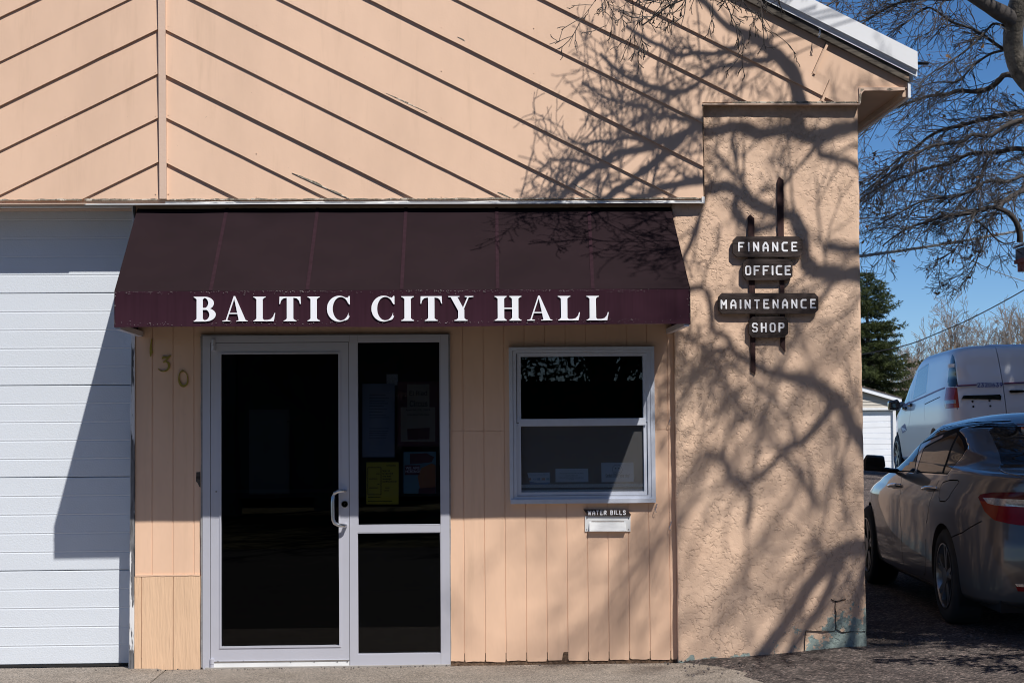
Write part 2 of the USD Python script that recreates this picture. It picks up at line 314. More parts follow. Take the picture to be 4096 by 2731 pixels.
# the asphalt thins out over the concrete and is ragged where it meets it
edge = 1.62 + 0.5 * (meshkit.fbm(np.stack([G[..., 1] * 1.7, 0 * G[..., 1], 0 * G[..., 1]], -1), 4, 9) - 0.5) - 0.35 * G[..., 1].clip(-1, 0)
G[..., 2] += 0.012 * sm(G[..., 0] - edge, -0.03, 0.12) - 0.05 * (1 - sm(G[..., 0] - edge, -0.12, 0.0))
tag(MB().grid(G).build('driveway', LOOK['gravel_asphalt'], smooth=True), kind='structure')
plain('pebble', (0.10, 0.085, 0.08), 0.9, var=0.8, scale=14)
pb = MB(); rp = np.random.default_rng(12); ico = trimesh.creation.icosphere(subdivisions=1, radius=1.0)
for k in range(900):
    x, y = (rp.uniform(1.5, 4.2), rp.uniform(-.95, .3)) if k < 600 else (rp.uniform(-2.2, 2.7), -.075 - abs(rp.normal(0, .05)))
    if x < 2.85 and y > -.07: continue
    r = (.0022 + .0065 * rp.random() ** 3) * (1 if k < 600 else .7); v = ico.vertices * (r * rp.uniform(.6, 1.3, 3)) * (1 + .25 * rp.normal(0, .5, (len(ico.vertices), 1)))
    pb.add(v + (x, y, float(ground_z(x, y)) + (.012 if x > 1.6 else 0) + r * .4), ico.faces)
tag(pb.build('loose_gravel', LOOK['pebble']), kind='stuff')
tag(MB().grid(ground_sheet(np.linspace(-80, 80, 9), np.linspace(-14.5, -2.42, 16), -0.016)).build('street', LOOK['street_asphalt'], smooth=True), kind='structure')
def slab(x0a, x0b, x1a, x1b, y0, y1, seed):
    u, w = np.meshgrid(np.linspace(0, 1, 60), np.linspace(0, 1, 30)); Y = y0 + (y1 - y0) * w
    jl = 0.006 * (meshkit.fbm(np.stack([Y * 9, 0 * Y, 0 * Y + seed], -1), 3, 1) - .5)
    X = (x0b + (x0a - x0b) * w + jl) * (1 - u) + (x1b + (x1a - x1b) * w + jl) * u
    Z = 0.004 * (meshkit.fbm(np.stack([X * 3, Y * 3, 0 * X], -1), 4, seed) - .5)
    ed = np.minimum(np.minimum(u, 1 - u) * 60, np.minimum(w, 1 - w) * 60); Z = Z - 0.012 * np.exp(-ed / 0.4)
    g = np.stack([X, Y, Z], -1)
    low = g.copy(); low[..., 2] = -0.14
    m = MB().grid(g)
    for e in (np.s_[0, :], np.s_[-1, :], np.s_[:, 0], np.s_[:, -1]): m.grid(np.stack([low[e], g[e]]), flip=e in ())
    return m
jA, jB = P(664, 2672, 0)[0], P(606, 2731, -0.55)[0]
jf = jA + (jB - jA) * 3.0
for k, (a, b, c, d) in enumerate(((-7.5, -7.5, -4.62, -4.62), (-4.612, -4.612, jA - .004, jf - .004), (jA + .004, jf + .004, 2.1, 2.3))):
    tag(slab(a, b, c, d, -2.4, 0.19 if k < 2 else 0.0, 5 + k).build('concrete_slab', LOOK['concrete'], smooth=True), kind='structure')

# ------------------------------------------------------------------ building
hall = thing('city_hall_building', 'peach city hall with diagonal board gable, white overhead door and stuccoed corner pillar', 'building')
YS, YP = -0.10, -0.06                                   # faces of the gable siding and of the stucco pillar
rng = np.random.default_rng(4)
def jag(x0, x1, z, amp, step=0.012, seed=0):
    xs = np.arange(x0, x1, step); n = meshkit.fbm(np.stack([xs * 22, 0 * xs + seed, 0 * xs], -1), 4, 2) - 0.42
    return [(x, z + amp * max(-0.15, v) * 2) for x, v in zip(xs, n)] + [(x1, z)]

A, B = PX(665, 122, YS), PX(1400, 488, YS)
SR = (B[1] - A[1]) / (B[0] - A[0])                      # slope of the boards on the right
A2, B2 = PX(631, 119, YS), PX(0, 425, YS)
SL = (B2[1] - A2[1]) / (B2[0] - A2[0])
zb = (PX(300, 800, YS)[1] + PX(2600, 796, YS)[1]) / 2     # bottom of the gable boards
bt0, bt1 = PX(649, 0, YS), PX(655, 800, YS)
def xbat(z): return bt1[0] + (bt0[0] - bt1[0]) * (z - bt1[1]) / (bt0[1] - bt1[1])
BW = 0.023                                              # half width of the centre batten
rk = PX(3636, 326, YS)                                  # lower end of the rake
zrake = lambda x: rk[1] + SR * (x - rk[0])
xpk = -1.80; zpk = zrake(xpk); XL = 2 * xpk - rk[0]
pill_l, pill_t = PX(2811, 600, YS)[0], PX(3100, 411, YS)[1]
retx, retz = PX(3437, 390, YS)[0], PX(3520, 353, YS)[1]
right_region = Polygon([(xpk - 0.2, zb), (pill_l, zb), (pill_l, pill_t), (retx, pill_t), (retx, retz), (rk[0], retz), rk, (xpk, zpk), (xpk - 0.2, zpk + .1)])
left_region = Polygon([(xpk + 0.2, zb), (XL, zb), (XL, zrake(rk[0])), (xpk, zpk), (xpk + .2, zpk + .1)])
batcut = Polygon([(xbat(zb - 1) - BW + .004, zb - 1), (xbat(zb - 1) + BW - .004, zb - 1), (xbat(9) + BW - .004, 9), (xbat(9) - BW + .004, 9)])
hR = Polygon([(xbat(zb - 1), zb - 1), (9, zb - 1), (9, 9), (xbat(9), 9)]); hL = Polygon([(xbat(zb - 1), zb - 1), (-12, zb - 1), (-12, 9), (xbat(9), 9)])
right_region = right_region.intersection(hR).difference(batcut); left_region = left_region.intersection(hL).difference(batcut)
def boards(region, slope, x_ref, zs, cuts=()):
    zs = sorted(zs)
    th = math.atan(slope); c = math.cos(th)
    for k in range(len(zs) - 1):
        lo = lambda x: zs[k] + slope * (x - x_ref); wv = zs[k + 1] - zs[k]; wt = min(wv, .30)
        # slightly wavy, chipped lower edge
        xs = np.linspace(-9, 5, 700); wob = 0.0035 * (meshkit.fbm(np.stack([xs * 5, 0 * xs + k * 3.3, 0 * xs + slope], -1), 5, 7) - .5)
        chip = meshkit.fbm(np.stack([xs * 3, 0 * xs + k * 7.7 + slope, 0 * xs], -1), 5, 17); wob = wob + 0.012 * np.clip(chip - 0.68, 0, 1)
        band = Polygon([(x, lo(x) + w_) for x, w_ in zip(xs, wob)] + [(5, lo(5) + wv + 0.002), (-9, lo(-9) + wv + 0.002)])
        piece = region.intersection(band)
        for g in getattr(piece, 'geoms', [piece]):
            if g.geom_type != 'Polygon' or g.area < 2e-4: continue
            subs = [g]
            for cut in cuts:
                subs = [h for s_ in subs for h in (lambda d: list(getattr(d, 'geoms', [d])))(s_.difference(cut))]
            for s_ in subs:
                if s_.area < 2e-4: continue
                d0 = rng.uniform(-.0015, .0015)
                tilt = lambda x, z: 0.0170 * np.clip((z - lo(x)) / wt, 0, 1) + d0
                part('siding_board', MB().prism(s_.simplify(0.0006), YS - 0.0170, YS + 0.004, tilt).mesh(), LOOK['peach_siding'], hall)
za = [PX(665, y, YS)[1] for y in (652, 473, 302, 122)]; dz = (za[3] - za[0]) / 3
xr_ = PX(665, 300, YS)[0]
zcut = PX(3430, 385, YS)[1] - SR * (PX(3430, 385, YS)[0] - xr_) + 0.06
zlist = [za[0] + dz * k for k in range(-14, 0)] + za + [za[3] + dz * k for k in range(1, 12)]
def seam(p0, p1, w=0.004):
    a, b = np.array(PX(*p0, YS)), np.array(PX(*p1, YS)); return stroke([a + (a - b) * .2, b + (b - a) * .02], w, 2)
s1, s2 = seam((3301, 176), (3247, 296)), seam((3310, 335), (3279, 405))
zlist = [z for z in zlist if z < zcut] + [9.0]
boards(right_region, SR, xr_, zlist, (s1, s2))
zl_ = [PX(633, y, YS)[1] for y in (119, 297, 473, 650)]; dl = (zl_[0] - zl_[3]) / 3
boards(left_region, SL, PX(633, 300, YS)[0], [zl_[3] + dl * k for k in range(-24, 0)] + zl_[::-1] + [zl_[0] + dl * k for k in range(1, 6)])
for a, b in (((3301, 176), (3247, 296)), ((3310, 335), (3279, 405))):
    p, q = np.array(PX(*a, YS)), np.array(PX(*b, YS)); p = p + (.012, -.004); q = q + (.012, -.004)
    MB().prism(stroke([p, q], 0.016, 2), YS - 0.0215, YS - 0.0).build('seam_cover', LOOK['peach_siding'], hall)
zt_ = zpk - 0.02
pol = Polygon([(xbat(zb + .004) - BW, zb + .004), (xbat(zb + .004) + BW, zb + .004), (xbat(zt_) + BW, zt_), (xbat(zt_) - BW, zt_)])
part('batten', MB().prism(pol, YS - 0.034, YS).mesh(), LOOK['peach_trim'], hall)
# nail heads
nm = MB()
def nail(px, py):
    x, z = PX(px, py, YS); a = np.arange(8) * math.pi / 4
    nm.prism(Polygon(np.stack([x + .0042 * np.cos(a), z + .0042 * np.sin(a)], 1)), YS - 0.0165, YS)
for px, ys in ((675, (108, 290, 462, 640, 776)), (624, (110, 292, 466, 642, 777)), (1027, (105, 286, 459, 615, 788)), (264, (285, 468, 651)), (1400, (287, 472, 637)), (1766, (113, 286, 473, 651, 788)), (2135, (115, 296, 472, 645)), (2497, (290, 651))):
    for y in ys: nail(px, y)
nm.build('nail_heads', LOOK['peach_siding'], hall, kind='stuff')
# sheathing behind the boards, and the weathered lower edges of the boards
shell_right = unary_union([right_region, left_region, batcut.intersection(unary_union([hR.intersection(Polygon([(xpk - .2, zb), (xpk + .2, zb), (xpk + .2, zpk - .1), (xpk - .2, zpk - .1)])), hL.intersection(Polygon([(xpk - .2, zb), (xpk + .2, zb), (xpk + .2, zpk - .1), (xpk - .2, zpk - .1)]))]))]).buffer(0.002)
MB().prism(shell_right.buffer(-0.012), YS + 0.006, 0.0).build('gable_sheathing', LOOK['joint_dark'], hall)
pe = MB()
def peel(x0, x1, z, amp, seed, y=YS - 0.0178):
    up_ = jag(x0, x1, z + 0.002, amp, 0.01, seed); lo_ = jag(x0, x1, z - 0.006, amp * .35, 0.01, seed + 4)
    pe.prism(Polygon(up_ + lo_[::-1]).buffer(0), y, y + 0.004)
for x0, x1, s_ in ((PX(0, 800, YS)[0], PX(330, 800, YS)[0], 1), (PX(340, 800, YS)[0], PX(632, 800, YS)[0], 2), (PX(680, 800, YS)[0], PX(1000, 800, YS)[0], 3), (PX(1004, 800, YS)[0], PX(1375, 800, YS)[0], 5), (PX(1400, 800, YS)[0], PX(1700, 800, YS)[0], 6), (PX(1710, 800, YS)[0], PX(2030, 800, YS)[0], 7), (PX(2040, 800, YS)[0], PX(2390, 800, YS)[0], 8), (PX(2400, 800, YS)[0], pill_l - .01, 9)):
    peel(x0, x1, zb + .001, 0.008, s_ * 3.1)
peel(pill_l + .2, retx - .02, pill_t, 0.006, 41.0)
def peel_line(p0, p1, w, seed):
    a, b = np.array(PX(*p0, YS)), np.array(PX(*p1, YS)); n = int(np.linalg.norm(b - a) / .01); t = np.linspace(0, 1, n); k = a + (b - a) * t[:, None]
    h = w * np.clip(meshkit.fbm(np.stack([t * n * .16, 0 * t + seed, 0 * t], -1), 4, 3) - .28, 0.02, 1) * 2.2 * np.minimum(1, np.minimum(t, 1 - t) * 6 + .1)
    pe.prism(Polygon(np.vstack([k + np.stack([0 * h, h], 1), (k - np.stack([0 * h, 0.002 + .3 * h], 1))[::-1]])).buffer(0), YS - 0.0182, YS - 0.008)
peel_line((1170, 693), (1400, 797), 0.010, 1.5); peel_line((1545, 375), (1710, 452), 0.006, 2.5); peel_line((2290, 735), (2402, 795), 0.006, 3.5); peel_line((1990, 770), (2050, 796), 0.005, 4.5)
peel_line((1830, 150), (1860, 166), 0.006, 5.5)
pe.build('peeling_edges', LOOK['peeled_paint'], hall, kind='stuff')
# flashing below the boards: a gap, then a thin drip edge
fz = PX(1500, 817, YS - .01)[1]
fx0 = PX(-700, 817, YS)[0]; fx1 = PX(2815, 806, YS)[0]
MB().box(XL, fx1, YS + .012, YS + .03, fz, zb + .02).box(XL, PX(345, 817, YS)[0], YS - .032, YS + .02, fz + .004, fz + .0095).build('drip_flashing', LOOK['peach_trim'], hall)
MB().box(PX(338, 817, YS)[0], fx1, YS - .022, YS + .02, fz, fz + .006).box(PX(660, 817, YS)[0], fx1, YS + .004, YS + .012, fz + .006, fz + .022).build('drip_flashing', LOOK['white_paint'], hall)
MB().box(PX(2806, 806, YS)[0], fx1 + .004, YS - .02, YS + .03, fz - .002, zb + .01).build('flashing_end', LOOK['white_paint'], hall)
MB().box(pill_l, retx, YS - .018, YS + .06, pill_t - .017, pill_t - .008).build('pillar_flashing', LOOK['peach_trim'], hall)
MB().box(pill_l, retx, YS + .02, YS + .05, pill_t - .01, pill_t + .02).build('pillar_flashing', LOOK['joint_dark'], hall)

MB().box(pill_l + .001, pill_l + .007, YS - .012, YP + .01, fz, pill_t - .01).build('pillar_joint', LOOK['bottom_rot'], hall)
# stucco corner pillar: a displaced sheet with returns
px0, px1 = PX(2700, 1700, YP)[0] - .0, PX(3450, 1700, YP)[0]
zs_ = np.arange(-0.12, pill_t + 0.01, 0.011); us = np.linspace(0, 1, 118)
U, Zz = np.meshgrid(us, zs_)
xl = PX(2700, 1400, YP)[0] + (PX(2716, 2640, YP)[0] - PX(2700, 1400, YP)[0]) * (PX(2700, 1400, YP)[1] - Zz) / (PX(2700, 1400, YP)[1] - PX(2716, 2640, YP)[1])
xr2 = PX(3430, 430, YP)[0] + (PX(3467, 2560, YP)[0] - PX(3430, 430, YP)[0]) * (PX(3430, 430, YP)[1] - Zz) / (PX(3430, 430, YP)[1] - PX(3467, 2560, YP)[1])
wob = lambda s_: 0.012 * (meshkit.fbm(np.stack([0 * Zz + s_, Zz * 6, 0 * Zz], -1), 5, 5) - .5)
Xx = (xl + wob(1)) * (1 - U) + (xr2 + wob(9)) * U
pp = np.stack([Xx * 13, Zz * 13, 0 * Xx], -1)
f1 = meshkit.fbm(pp, 4, 21); f2 = meshkit.fbm(pp * 0.25, 3, 22)
H = 0.0012 * sm(f1, .46, .54) + 0.001 * f1 + 0.012 * (f2 - .5)
rdn = np.minimum(U, 1 - U) * 117; H = H - 0.008 * np.exp(-rdn / 0.8)
front = np.stack([Xx, YP - H, Zz], -1)
m = MB().grid(front)
for e, fl in ((np.s_[:, 0], False), (np.s_[:, -1], True)):
    bk = front[e].copy(); bk[:, 1] = 0.30; m.grid(np.stack([front[e], bk], 1) if fl else np.stack([bk, front[e]], 1))
m.build('stucco_pillar', LOOK['stucco'], hall, smooth=40)
# cracks in the pillar's foot, around an exposed block
ck = MB()
def crack(pts, w, seed):
    a = np.array([PX(*p, YP) for p in pts]); L = LineString(a); n = max(3, int(L.length / .012)); t = np.linspace(0, 1, n)
    c = np.array([L.interpolate(v, normalized=True).coords[0] for v in t]) + .006 * (np.stack([meshkit.fbm(np.stack([t * n * .3, 0 * t + seed, 0 * t], -1), 3, 5), meshkit.fbm(np.stack([t * n * .3, 0 * t + seed + 5, 0 * t], -1), 3, 6)], 1) - .5) * 2
    ck.prism(unary_union([stroke(c[i:i + 2], w * (0.5 + meshkit.noise(np.array([i * .4, seed, 0.]))), 1) for i in range(n - 1)]), YP - 0.0085, YP + .002)
crack([(3325, 2395), (3340, 2403), (3380, 2396)], .004, 1); crack([(3341, 2403), (3343, 2515)], .0045, 2); crack([(3342, 2515), (3365, 2525), (3460, 2525)], .004, 3)
crack([(3220, 2523), (3341, 2522)], .002, 4); crack([(3219, 2525), (3220, 2605)], .002, 5)
ck.build('crack', LOOK['joint_dark'], hall)

# side, back and left walls, floor and ceiling of the rooms, attic, roof
xw = PX(3431, 440, YP)[0] - 0.004
DEP = 13.0
wz = PX(3430, 420, YP)[1] + .0
MB().box(xw - .2, xw, 0.301, DEP, -.2, wz + .02).build('wall', LOOK['stucco'], hall, label='stuccoed side wall along the driveway')
MB().box(XL + .2, XL + .4, 0.02, DEP, -.2, wz).build('wall', LOOK['peach_wall'], hall)
MB().box(XL + .4, xw - .2, DEP - .2, DEP, -.2, wz).build('wall', LOOK['peach_wall'], hall)
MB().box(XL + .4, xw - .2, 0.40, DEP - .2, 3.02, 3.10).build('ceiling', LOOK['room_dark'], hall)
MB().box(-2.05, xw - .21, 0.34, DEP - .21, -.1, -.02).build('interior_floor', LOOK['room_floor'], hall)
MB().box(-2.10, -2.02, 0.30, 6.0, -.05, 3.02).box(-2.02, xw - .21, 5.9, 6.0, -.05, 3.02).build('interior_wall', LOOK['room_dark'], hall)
hw = rk[0] - xpk
ov = PX(3670, 215, -.168)[0]
rt_z = lambda x, d=0: zrake(x) + 0.085 + d
for s_, nm_ in ((1, 'roof_panel'), (-1, 'roof_panel')):
    e0 = np.array([xpk, rt_z(xpk)]); e1 = np.array([ov + .0, rt_z(ov)])
    pts = [e0, e1, e1 + (0, .035), e0 + (0, .04)]
    pol = Polygon([(xpk + s_ * (p[0] - xpk), p[1]) for p in pts])
    MB().prism(pol, -.165, DEP + .2).build(nm_, LOOK['white_metal'], hall)
def rake(name, top0, bot0, yf, yb, xe, look, only=None):
    """A sloping board along both rakes, given by two pixels of the photograph at its lower end."""
    for s_ in (1, -1):
        a, b = PX(*top0, yf), PX(*bot0, yf)
        T = lambda x: a[1] + SR * (x - a[0]); Bz = lambda x: b[1] + SR * (x - b[0])
        pts = [(xpk, T(xpk)), (xe, T(xe)), (xe, Bz(xe)), (xpk, Bz(xpk))]
        MB().prism(Polygon([(xpk + s_ * (p[0] - xpk), p[1]) for p in pts]), yf, yb).build(name, LOOK[look], hall)
rake('rake_fascia', (3669, 207), (3668, 279), -.172, -.165, PX(3671, 240, -.172)[0], 'white_metal')
rake('rake_lip', (3669, 262), (3669, 308), -.150, -.143, PX(3669, 300, -.15)[0], 'white_metal')
rake('rake_board', (3637, 270), (3637, 328), -.136, YS - .001, PX(3637, 310, -.136)[0], 'rake_wood')
# boxed eave on the right (and its twin on the left)
sz = PX(3520, 366, YS)[1]; ex = PX(3638, 380, YS)[0]
for s_ in (1, -1):
    mx = lambda x: xpk + s_ * (x - xpk)
    MB().box(mx(xw - .05), mx(ex - .045), YS + .03, DEP, sz, sz + .02).build('soffit', LOOK['soffit_paint'], hall)
    MB().box(mx(ex - .045), mx(ex - .012), YS + .01, DEP, sz - .035, sz + .1).build('eave_board', LOOK['soffit_paint'], hall)
    MB().box(mx(ex - .012), mx(ex + .006), YS - .012, DEP, sz - .045, PX(3640, 330, YS)[1]).box(mx(ex), mx(ex + .022), YS - .02, DEP, PX(3640, 326, YS)[1], PX(3640, 300, YS)[1]).build('eave_trim', LOOK['white_metal'], hall)
cb = MB(); cb.prism(Polygon([PX(3434, 352, YS), PX(3618, 352, YS), PX(3617, 363, YS), PX(3560, 366, YS), PX(3520, 364, YS), PX(3455, 365, YS), PX(3448, 372, YS), PX(3443, 380, YS), PX(3441, 418, YS), PX(3432, 418, YS)]), YS - .018, YS + .03)
cb.build('corner_board', LOOK['peach_trim'], hall)
wp = MB(); 
for pts in ([(3433, 380), (3441, 375), (3443, 395), (3440, 417), (3433, 418), (3435, 398)], [(3545, 358), (3556, 355), (3570, 360), (3560, 364), (3548, 363)], [(3440, 357), (3455, 359), (3447, 366), (3440, 370)]): wp.prism(ppoly(pts, YS), YS - .0195, YS)
wp.build('peeled_corner', LOOK['peeled_paint'], hall)
a = P(3672, 254, 0.6); MB().tube([a, P(3714, 254, 0.6)], .012, 6).tube([a - (.6, 0, 0), a], .012, 6).build('mast_bracket', LOOK['black_plastic'], hall)
# attic behind the roof edge so that no light leaks
MB().prism(Polygon([(xpk - hw + .5, 3.12), (rk[0] - .5, 3.12), (rk[0] - .5, zrake(rk[0] - .5) + .05), (xpk, zpk + .05), (xpk - hw + .5, zrake(rk[0] - .5) + .05)]), 0.01, 0.06).build('attic_wall', LOOK['joint_dark'], hall)

# entrance wall: grooved boards round the openings
gp0, gp1 = PX(1856, 2200)[0], PX(2678, 2200)[0]; gs = (gp1 - gp0) / 10
wl_x, wr_x = PX(541, 1900)[0], PX(2700, 1900)[0]
zt2 = fz + 0.03
seamz = PX(1930, 1723)[1]; kickz = PX(700, 2300)[1]
d_open = prect(806, 1340, 1800, 2700); w_open = prect(2040, 1390, 2616, 2010)
def xg(k): return gp0 + gs * k
bottoms = {}
gaps = [xg(k) for k in range(-17, 12)]
edges = [wl_x] + [g for g in gaps if wl_x + .03 < g < wr_x - .01] + [wr_x]
slot_cut = unary_union([d_open, w_open])
for i in range(len(edges) - 1):
    x0, x1 = edges[i] + (.0026 if i else 0), edges[i + 1] - (.0026 if i < len(edges) - 2 else 0)
    left = x1 < PX(820, 1900)[0]
    zbm = kickz if left else 0.013 + .004 * rng.uniform(-1, 1)
    for za_, zb_ in ((zbm, seamz - .0015), (seamz + .0015, zt2)) if not left else ((zbm, zt2),):
        if left or za_ > .2: pol = sbox(x0, za_, x1, zb_)
        else:
            low = jag(x0 + .004, x1 - .004, za_, .006, .012, i * 5.); pol = Polygon([(x0, za_ + .014)] + low + [(x1, za_ + .014), (x1, zb_), (x0, zb_)])
            if i < len(edges) - 1 and abs(x1 - PX(2268, 2600)[0]) < .03: pol = pol.difference(Polygon([(x1 + .01, .13), (x1 - .004, .115), (x1 - .03, .06), (x1 - .04, 0), (x1 + .01, 0)]))
        pol = pol.difference(slot_cut)
        for g in getattr(pol, 'geoms', [pol]):
            if g.geom_type == 'Polygon' and g.area > 1e-4: part('wall_board', MB().prism(g, 0.0, 0.012).mesh(), LOOK['peach_wall'], hall)
sheath = sbox(wl_x, -.05, wr_x + .03, zt2).difference(slot_cut)
MB().prism(sheath.difference(sbox(wl_x - 1, -.1, wr_x + 1, .07)), 0.0045, 0.14).build('wall_sheathing', LOOK['peach_wall'], hall)
for g in sheath.intersection(sbox(wl_x - 1, -.1, wr_x + 1, .0695)).geoms: MB().prism(g, 0.0065, 0.14).build('wall_foot', LOOK['bottom_rot'], hall)
kx = [PX(541, 2450)[0], PX(566, 2450)[0], PX(693, 2450)[0], PX(806, 2450)[0]]
for i in range(3): MB().box(kx[i] + (.002 if i else -.004), kx[i + 1] - .002, -.004, .012, -.01, kickz - .004).build('kick_board', LOOK['rough_sawn'], hall)
MB().prism(Polygon(jag(kx[0], kx[3] - .01, kickz - .004, .003, .02, 3) + [(kx[3] - .01, kickz + .007), (kx[0], kickz + .007)]), -.007, .0).build('kick_trim', LOOK['peach_wall'], hall)
# the dark joint between the boards and the pillar; paint scar by the door
MB().box(wr_x, PX(2712, 2000)[0] + .03, 0.03, 0.05, -.1, zt2).build('wall_joint', LOOK['joint_dark'], hall)
sc = MB().prism(ppoly([(785, 1888), (801, 1886), (802, 1948), (797, 1945), (790, 1930), (784, 1925)]), -.0015, .004); sc.build('bare_patch', LOOK['rake_wood'], hall)

# overhead garage door
YG = 0.18
gx1 = PX(526, 2000)[0]; gx0 = gx1 - 3.66
gj = [PX(200, y, YG)[1] for y in (1173, 1541, 1908, 2281)]; sec = (gj[0] - gj[3]) / 3
gl = [gj[0] + sec, gj[0], gj[1], gj[2], gj[3], 0.012]
ghz = PX(300, 846, YG)[1]
gd = part('garage_door', MB().box(gx0 - .05, gx1 + .02, YG + .045, YG + .06, -.02, zt2).mesh(), LOOK['white_paint'], hall, label='white overhead door of ribbed steel panels')
for k in range(5):
    z1, z0 = min(gl[k], ghz + .3), gl[k + 1]; n = 5; h = (gl[k] - z0) / n; prof = []
    # profile of one section in y, z: grooves between its ribs
    prof = [(YG + .004, z0 + .0025), (YG, z0 + .006)]
    for j in range(1, n):
        zz = z0 + j * h; prof += [(YG, zz - .009), (YG + .0020, zz - .004), (YG - .0012, zz + .004), (YG, zz + .010)]
    prof += [(YG, z0 + n * h - .006), (YG + .004, z0 + n * h - .0025)]
    q = np.array([[(x, y, z) for x in (gx0, gx1 + .015)] for y, z in prof])
    mm = MB().grid(q); mm.box(gx0, gx1 + .015, YG + .0045, YG + .04, z0 + .003, z0 + n * h - .003)
    part('door_panel', mm.mesh(), LOOK['garage_white'], gd)
part('door_seal', MB().box(gx0, gx1 + .01, YG - .004, YG + .04, -.003, .0125).mesh(), LOOK['black_rubber'], gd)
MB().box(gx0 - .1, gx1 + .01, 0.06, YG + .06, ghz, zt2).build('garage_header', LOOK['peach_trim'], hall)
MB().box(gx0 - .1, gx1 + .002, .0, .06, PX(300, 828, .0)[1], zt2).build('header_trim', LOOK['white_paint'], hall)
# weathered jamb post between door and wall
xa, xb_ = PX(520, 2600)[0], PX(540, 2600)[0]
n = 60; t = np.linspace(0, 1, n); zj = -.005 + (fz + .02) * t
la = PX(518, 2650)[0] + (PX(531, 860)[0] - PX(518, 2650)[0]) * t + .004 * (meshkit.fbm(np.stack([t * 30, 0 * t, 0 * t], -1), 4, 3) - .5)
pol = Polygon(list(zip(la, zj)) + [(wl_x - .002, zj[-1]), (wl_x - .004, zj[0])])
MB().prism(pol, -.012, YG + .03).build('garage_jamb', LOOK['jamb_wood'], hall, label='weathered garage jamb with peeling white paint')
MB().prism(Polygon([(a_ - .007, b_) for a_, b_ in zip(la, zj)] + [(a_ + .002, b_) for a_, b_ in zip(la[::-1], zj[::-1])]), .004, .016).build('jamb_stop', LOOK['white_paint'], hall)
# ------------------------------------------------------------------ entrance: door, sidelight, frame
YF = -0.022                                            # face of the aluminium frame
O = prect(812, 1341, 1797, 2672)
leaf = prect(843, 1370, 1398, 2668); glass = prect(886, 1416, 1356, 2581)
sl_u, sl_l = prect(1431, 1367, 1761, 2098), prect(1431, 2129, 1763, 2612)
side = prect(1398, 1340, 1797, 2672)
ent = part('entrance_frame', MB().prism(O.difference(leaf.buffer(.001, join_style=2)).difference(sl_u).difference(sl_l), YF, .11).mesh(), LOOK['aluminum'], hall)
def framelines(poly, w): return poly.difference(poly.buffer(-w, join_style=2))
door = part('entrance_door', MB().prism(leaf.difference(glass).difference(leaf.buffer(.01).difference(leaf.buffer(-.0025))), YF + .002, .06).mesh(), LOOK['aluminum'], hall, label='aluminium framed glass entrance door')
b_ = PX(1000, 2644)[1]
part('door_glass', MB().prism(glass.buffer(.01, join_style=2), .018, .024).mesh(), LOOK['door_glass'], door)
part('glazing_bead', MB().prism(framelines(glass.buffer(.010, join_style=2), .0105), YF - .004, YF + .004).mesh(), LOOK['aluminum'], door)
part('door_gap', MB().prism(framelines(leaf.buffer(.0012, join_style=2), .005), YF + .012, .05).mesh(), LOOK['joint_dark'], door)
xl0, xl1 = leaf.bounds[0] + .006, leaf.bounds[2] - .004
part('sweep_strip', MB().box(xl0 + .012, xl1, YF - .006, YF + .004, b_ - .002, b_ + .007).mesh(), LOOK['bright_steel'], door)
part('door_sweep', MB().box(xl0 + .012, xl1, YF - .003, YF + .004, .004, b_ - .002).mesh(), LOOK['white_paint'], door)
sw = MB()
for px in (872, 975, 1070, 1164, 1258, 1350, 1390):
    x, z = PX(px, 2643, YF); sw.tube([(x, YF - .009, z), (x, YF, z)], .004, 8)
part('screw', sw.mesh(), LOOK['screw_steel'], door)
x, z = PX(865, 1965, YF); part('screw', MB().tube([(x, YF - .003, z), (x, YF + .004, z)], .006, 10).mesh(), LOOK['screw_steel'], door)
def Q(px, py, y): p = P(px, py, y); return p
hp = [Q(1379, 1962, YF), Q(1378, 1962, YF - .04), Q(1366, 1962, YF - .06), Q(1350, 1964, YF - .068), Q(1338, 1972, YF - .07), Q(1331, 1988, YF - .07), Q(1330, 2010, YF - .07), Q(1331, 2060, YF - .07), Q(1332, 2077, YF - .07), Q(1338, 2091, YF - .07), Q(1352, 2099, YF - .068), Q(1368, 2101, YF - .06), Q(1381, 2101, YF - .04), Q(1382, 2101, YF)]
part('pull_handle', MB().tube(hp, .0125, 12).mesh(), LOOK['bright_steel'], door, smooth=50)
x, z = PX(1379, 2015, YF)
part('lock_cylinder', MB().tube([(x, YF - .008, z), (x, YF - .007, z)], .020, 20).tube([(x, YF - .008, z), (x, YF + .004, z)], .0225, 20).mesh(), LOOK['bright_steel'], door, smooth=40)
part('keyhole', MB().box(x - .002, x + .002, YF - .010, YF - .007, z - .009, z + .006).tube([(x, YF - .0095, z + .005), (x, YF - .007, z + .005)], .004, 8).mesh(), LOOK['joint_dark'], door)
for px, y0, y1 in ((854, 1357, 1402), (848, 2634, 2674)):
    a, c = P(px, y0, YF - .006), P(px, y1, YF - .006); mid = (a + c) / 2
    part('pivot_hinge', MB().tube([a, mid + (0, 0, .001)], .0135, 12).tube([mid - (0, 0, .001), c], .0135, 12).mesh(), LOOK['aluminum'], door, smooth=40)
a, c = P(900, 1963, .05), P(1352, 1961, .05); part('push_bar', MB().tube([a, c], .012, 8).mesh(), LOOK['aluminum'], door)
part('threshold', MB().box(O.bounds[0] + .02, O.bounds[2], -.06, .1, -.004, .0045).mesh(), LOOK['concrete_rim'], door)
for g_ in (sl_u, sl_l):
    part('sidelight_glass', MB().prism(g_.buffer(.006, join_style=2), .015, .021).mesh(), LOOK['sidelight_glass'], ent)
    part('glazing_bead', MB().prism(framelines(g_.buffer(.004, join_style=2), .007), YF + .004, .02).mesh(), LOOK['aluminum'], ent)
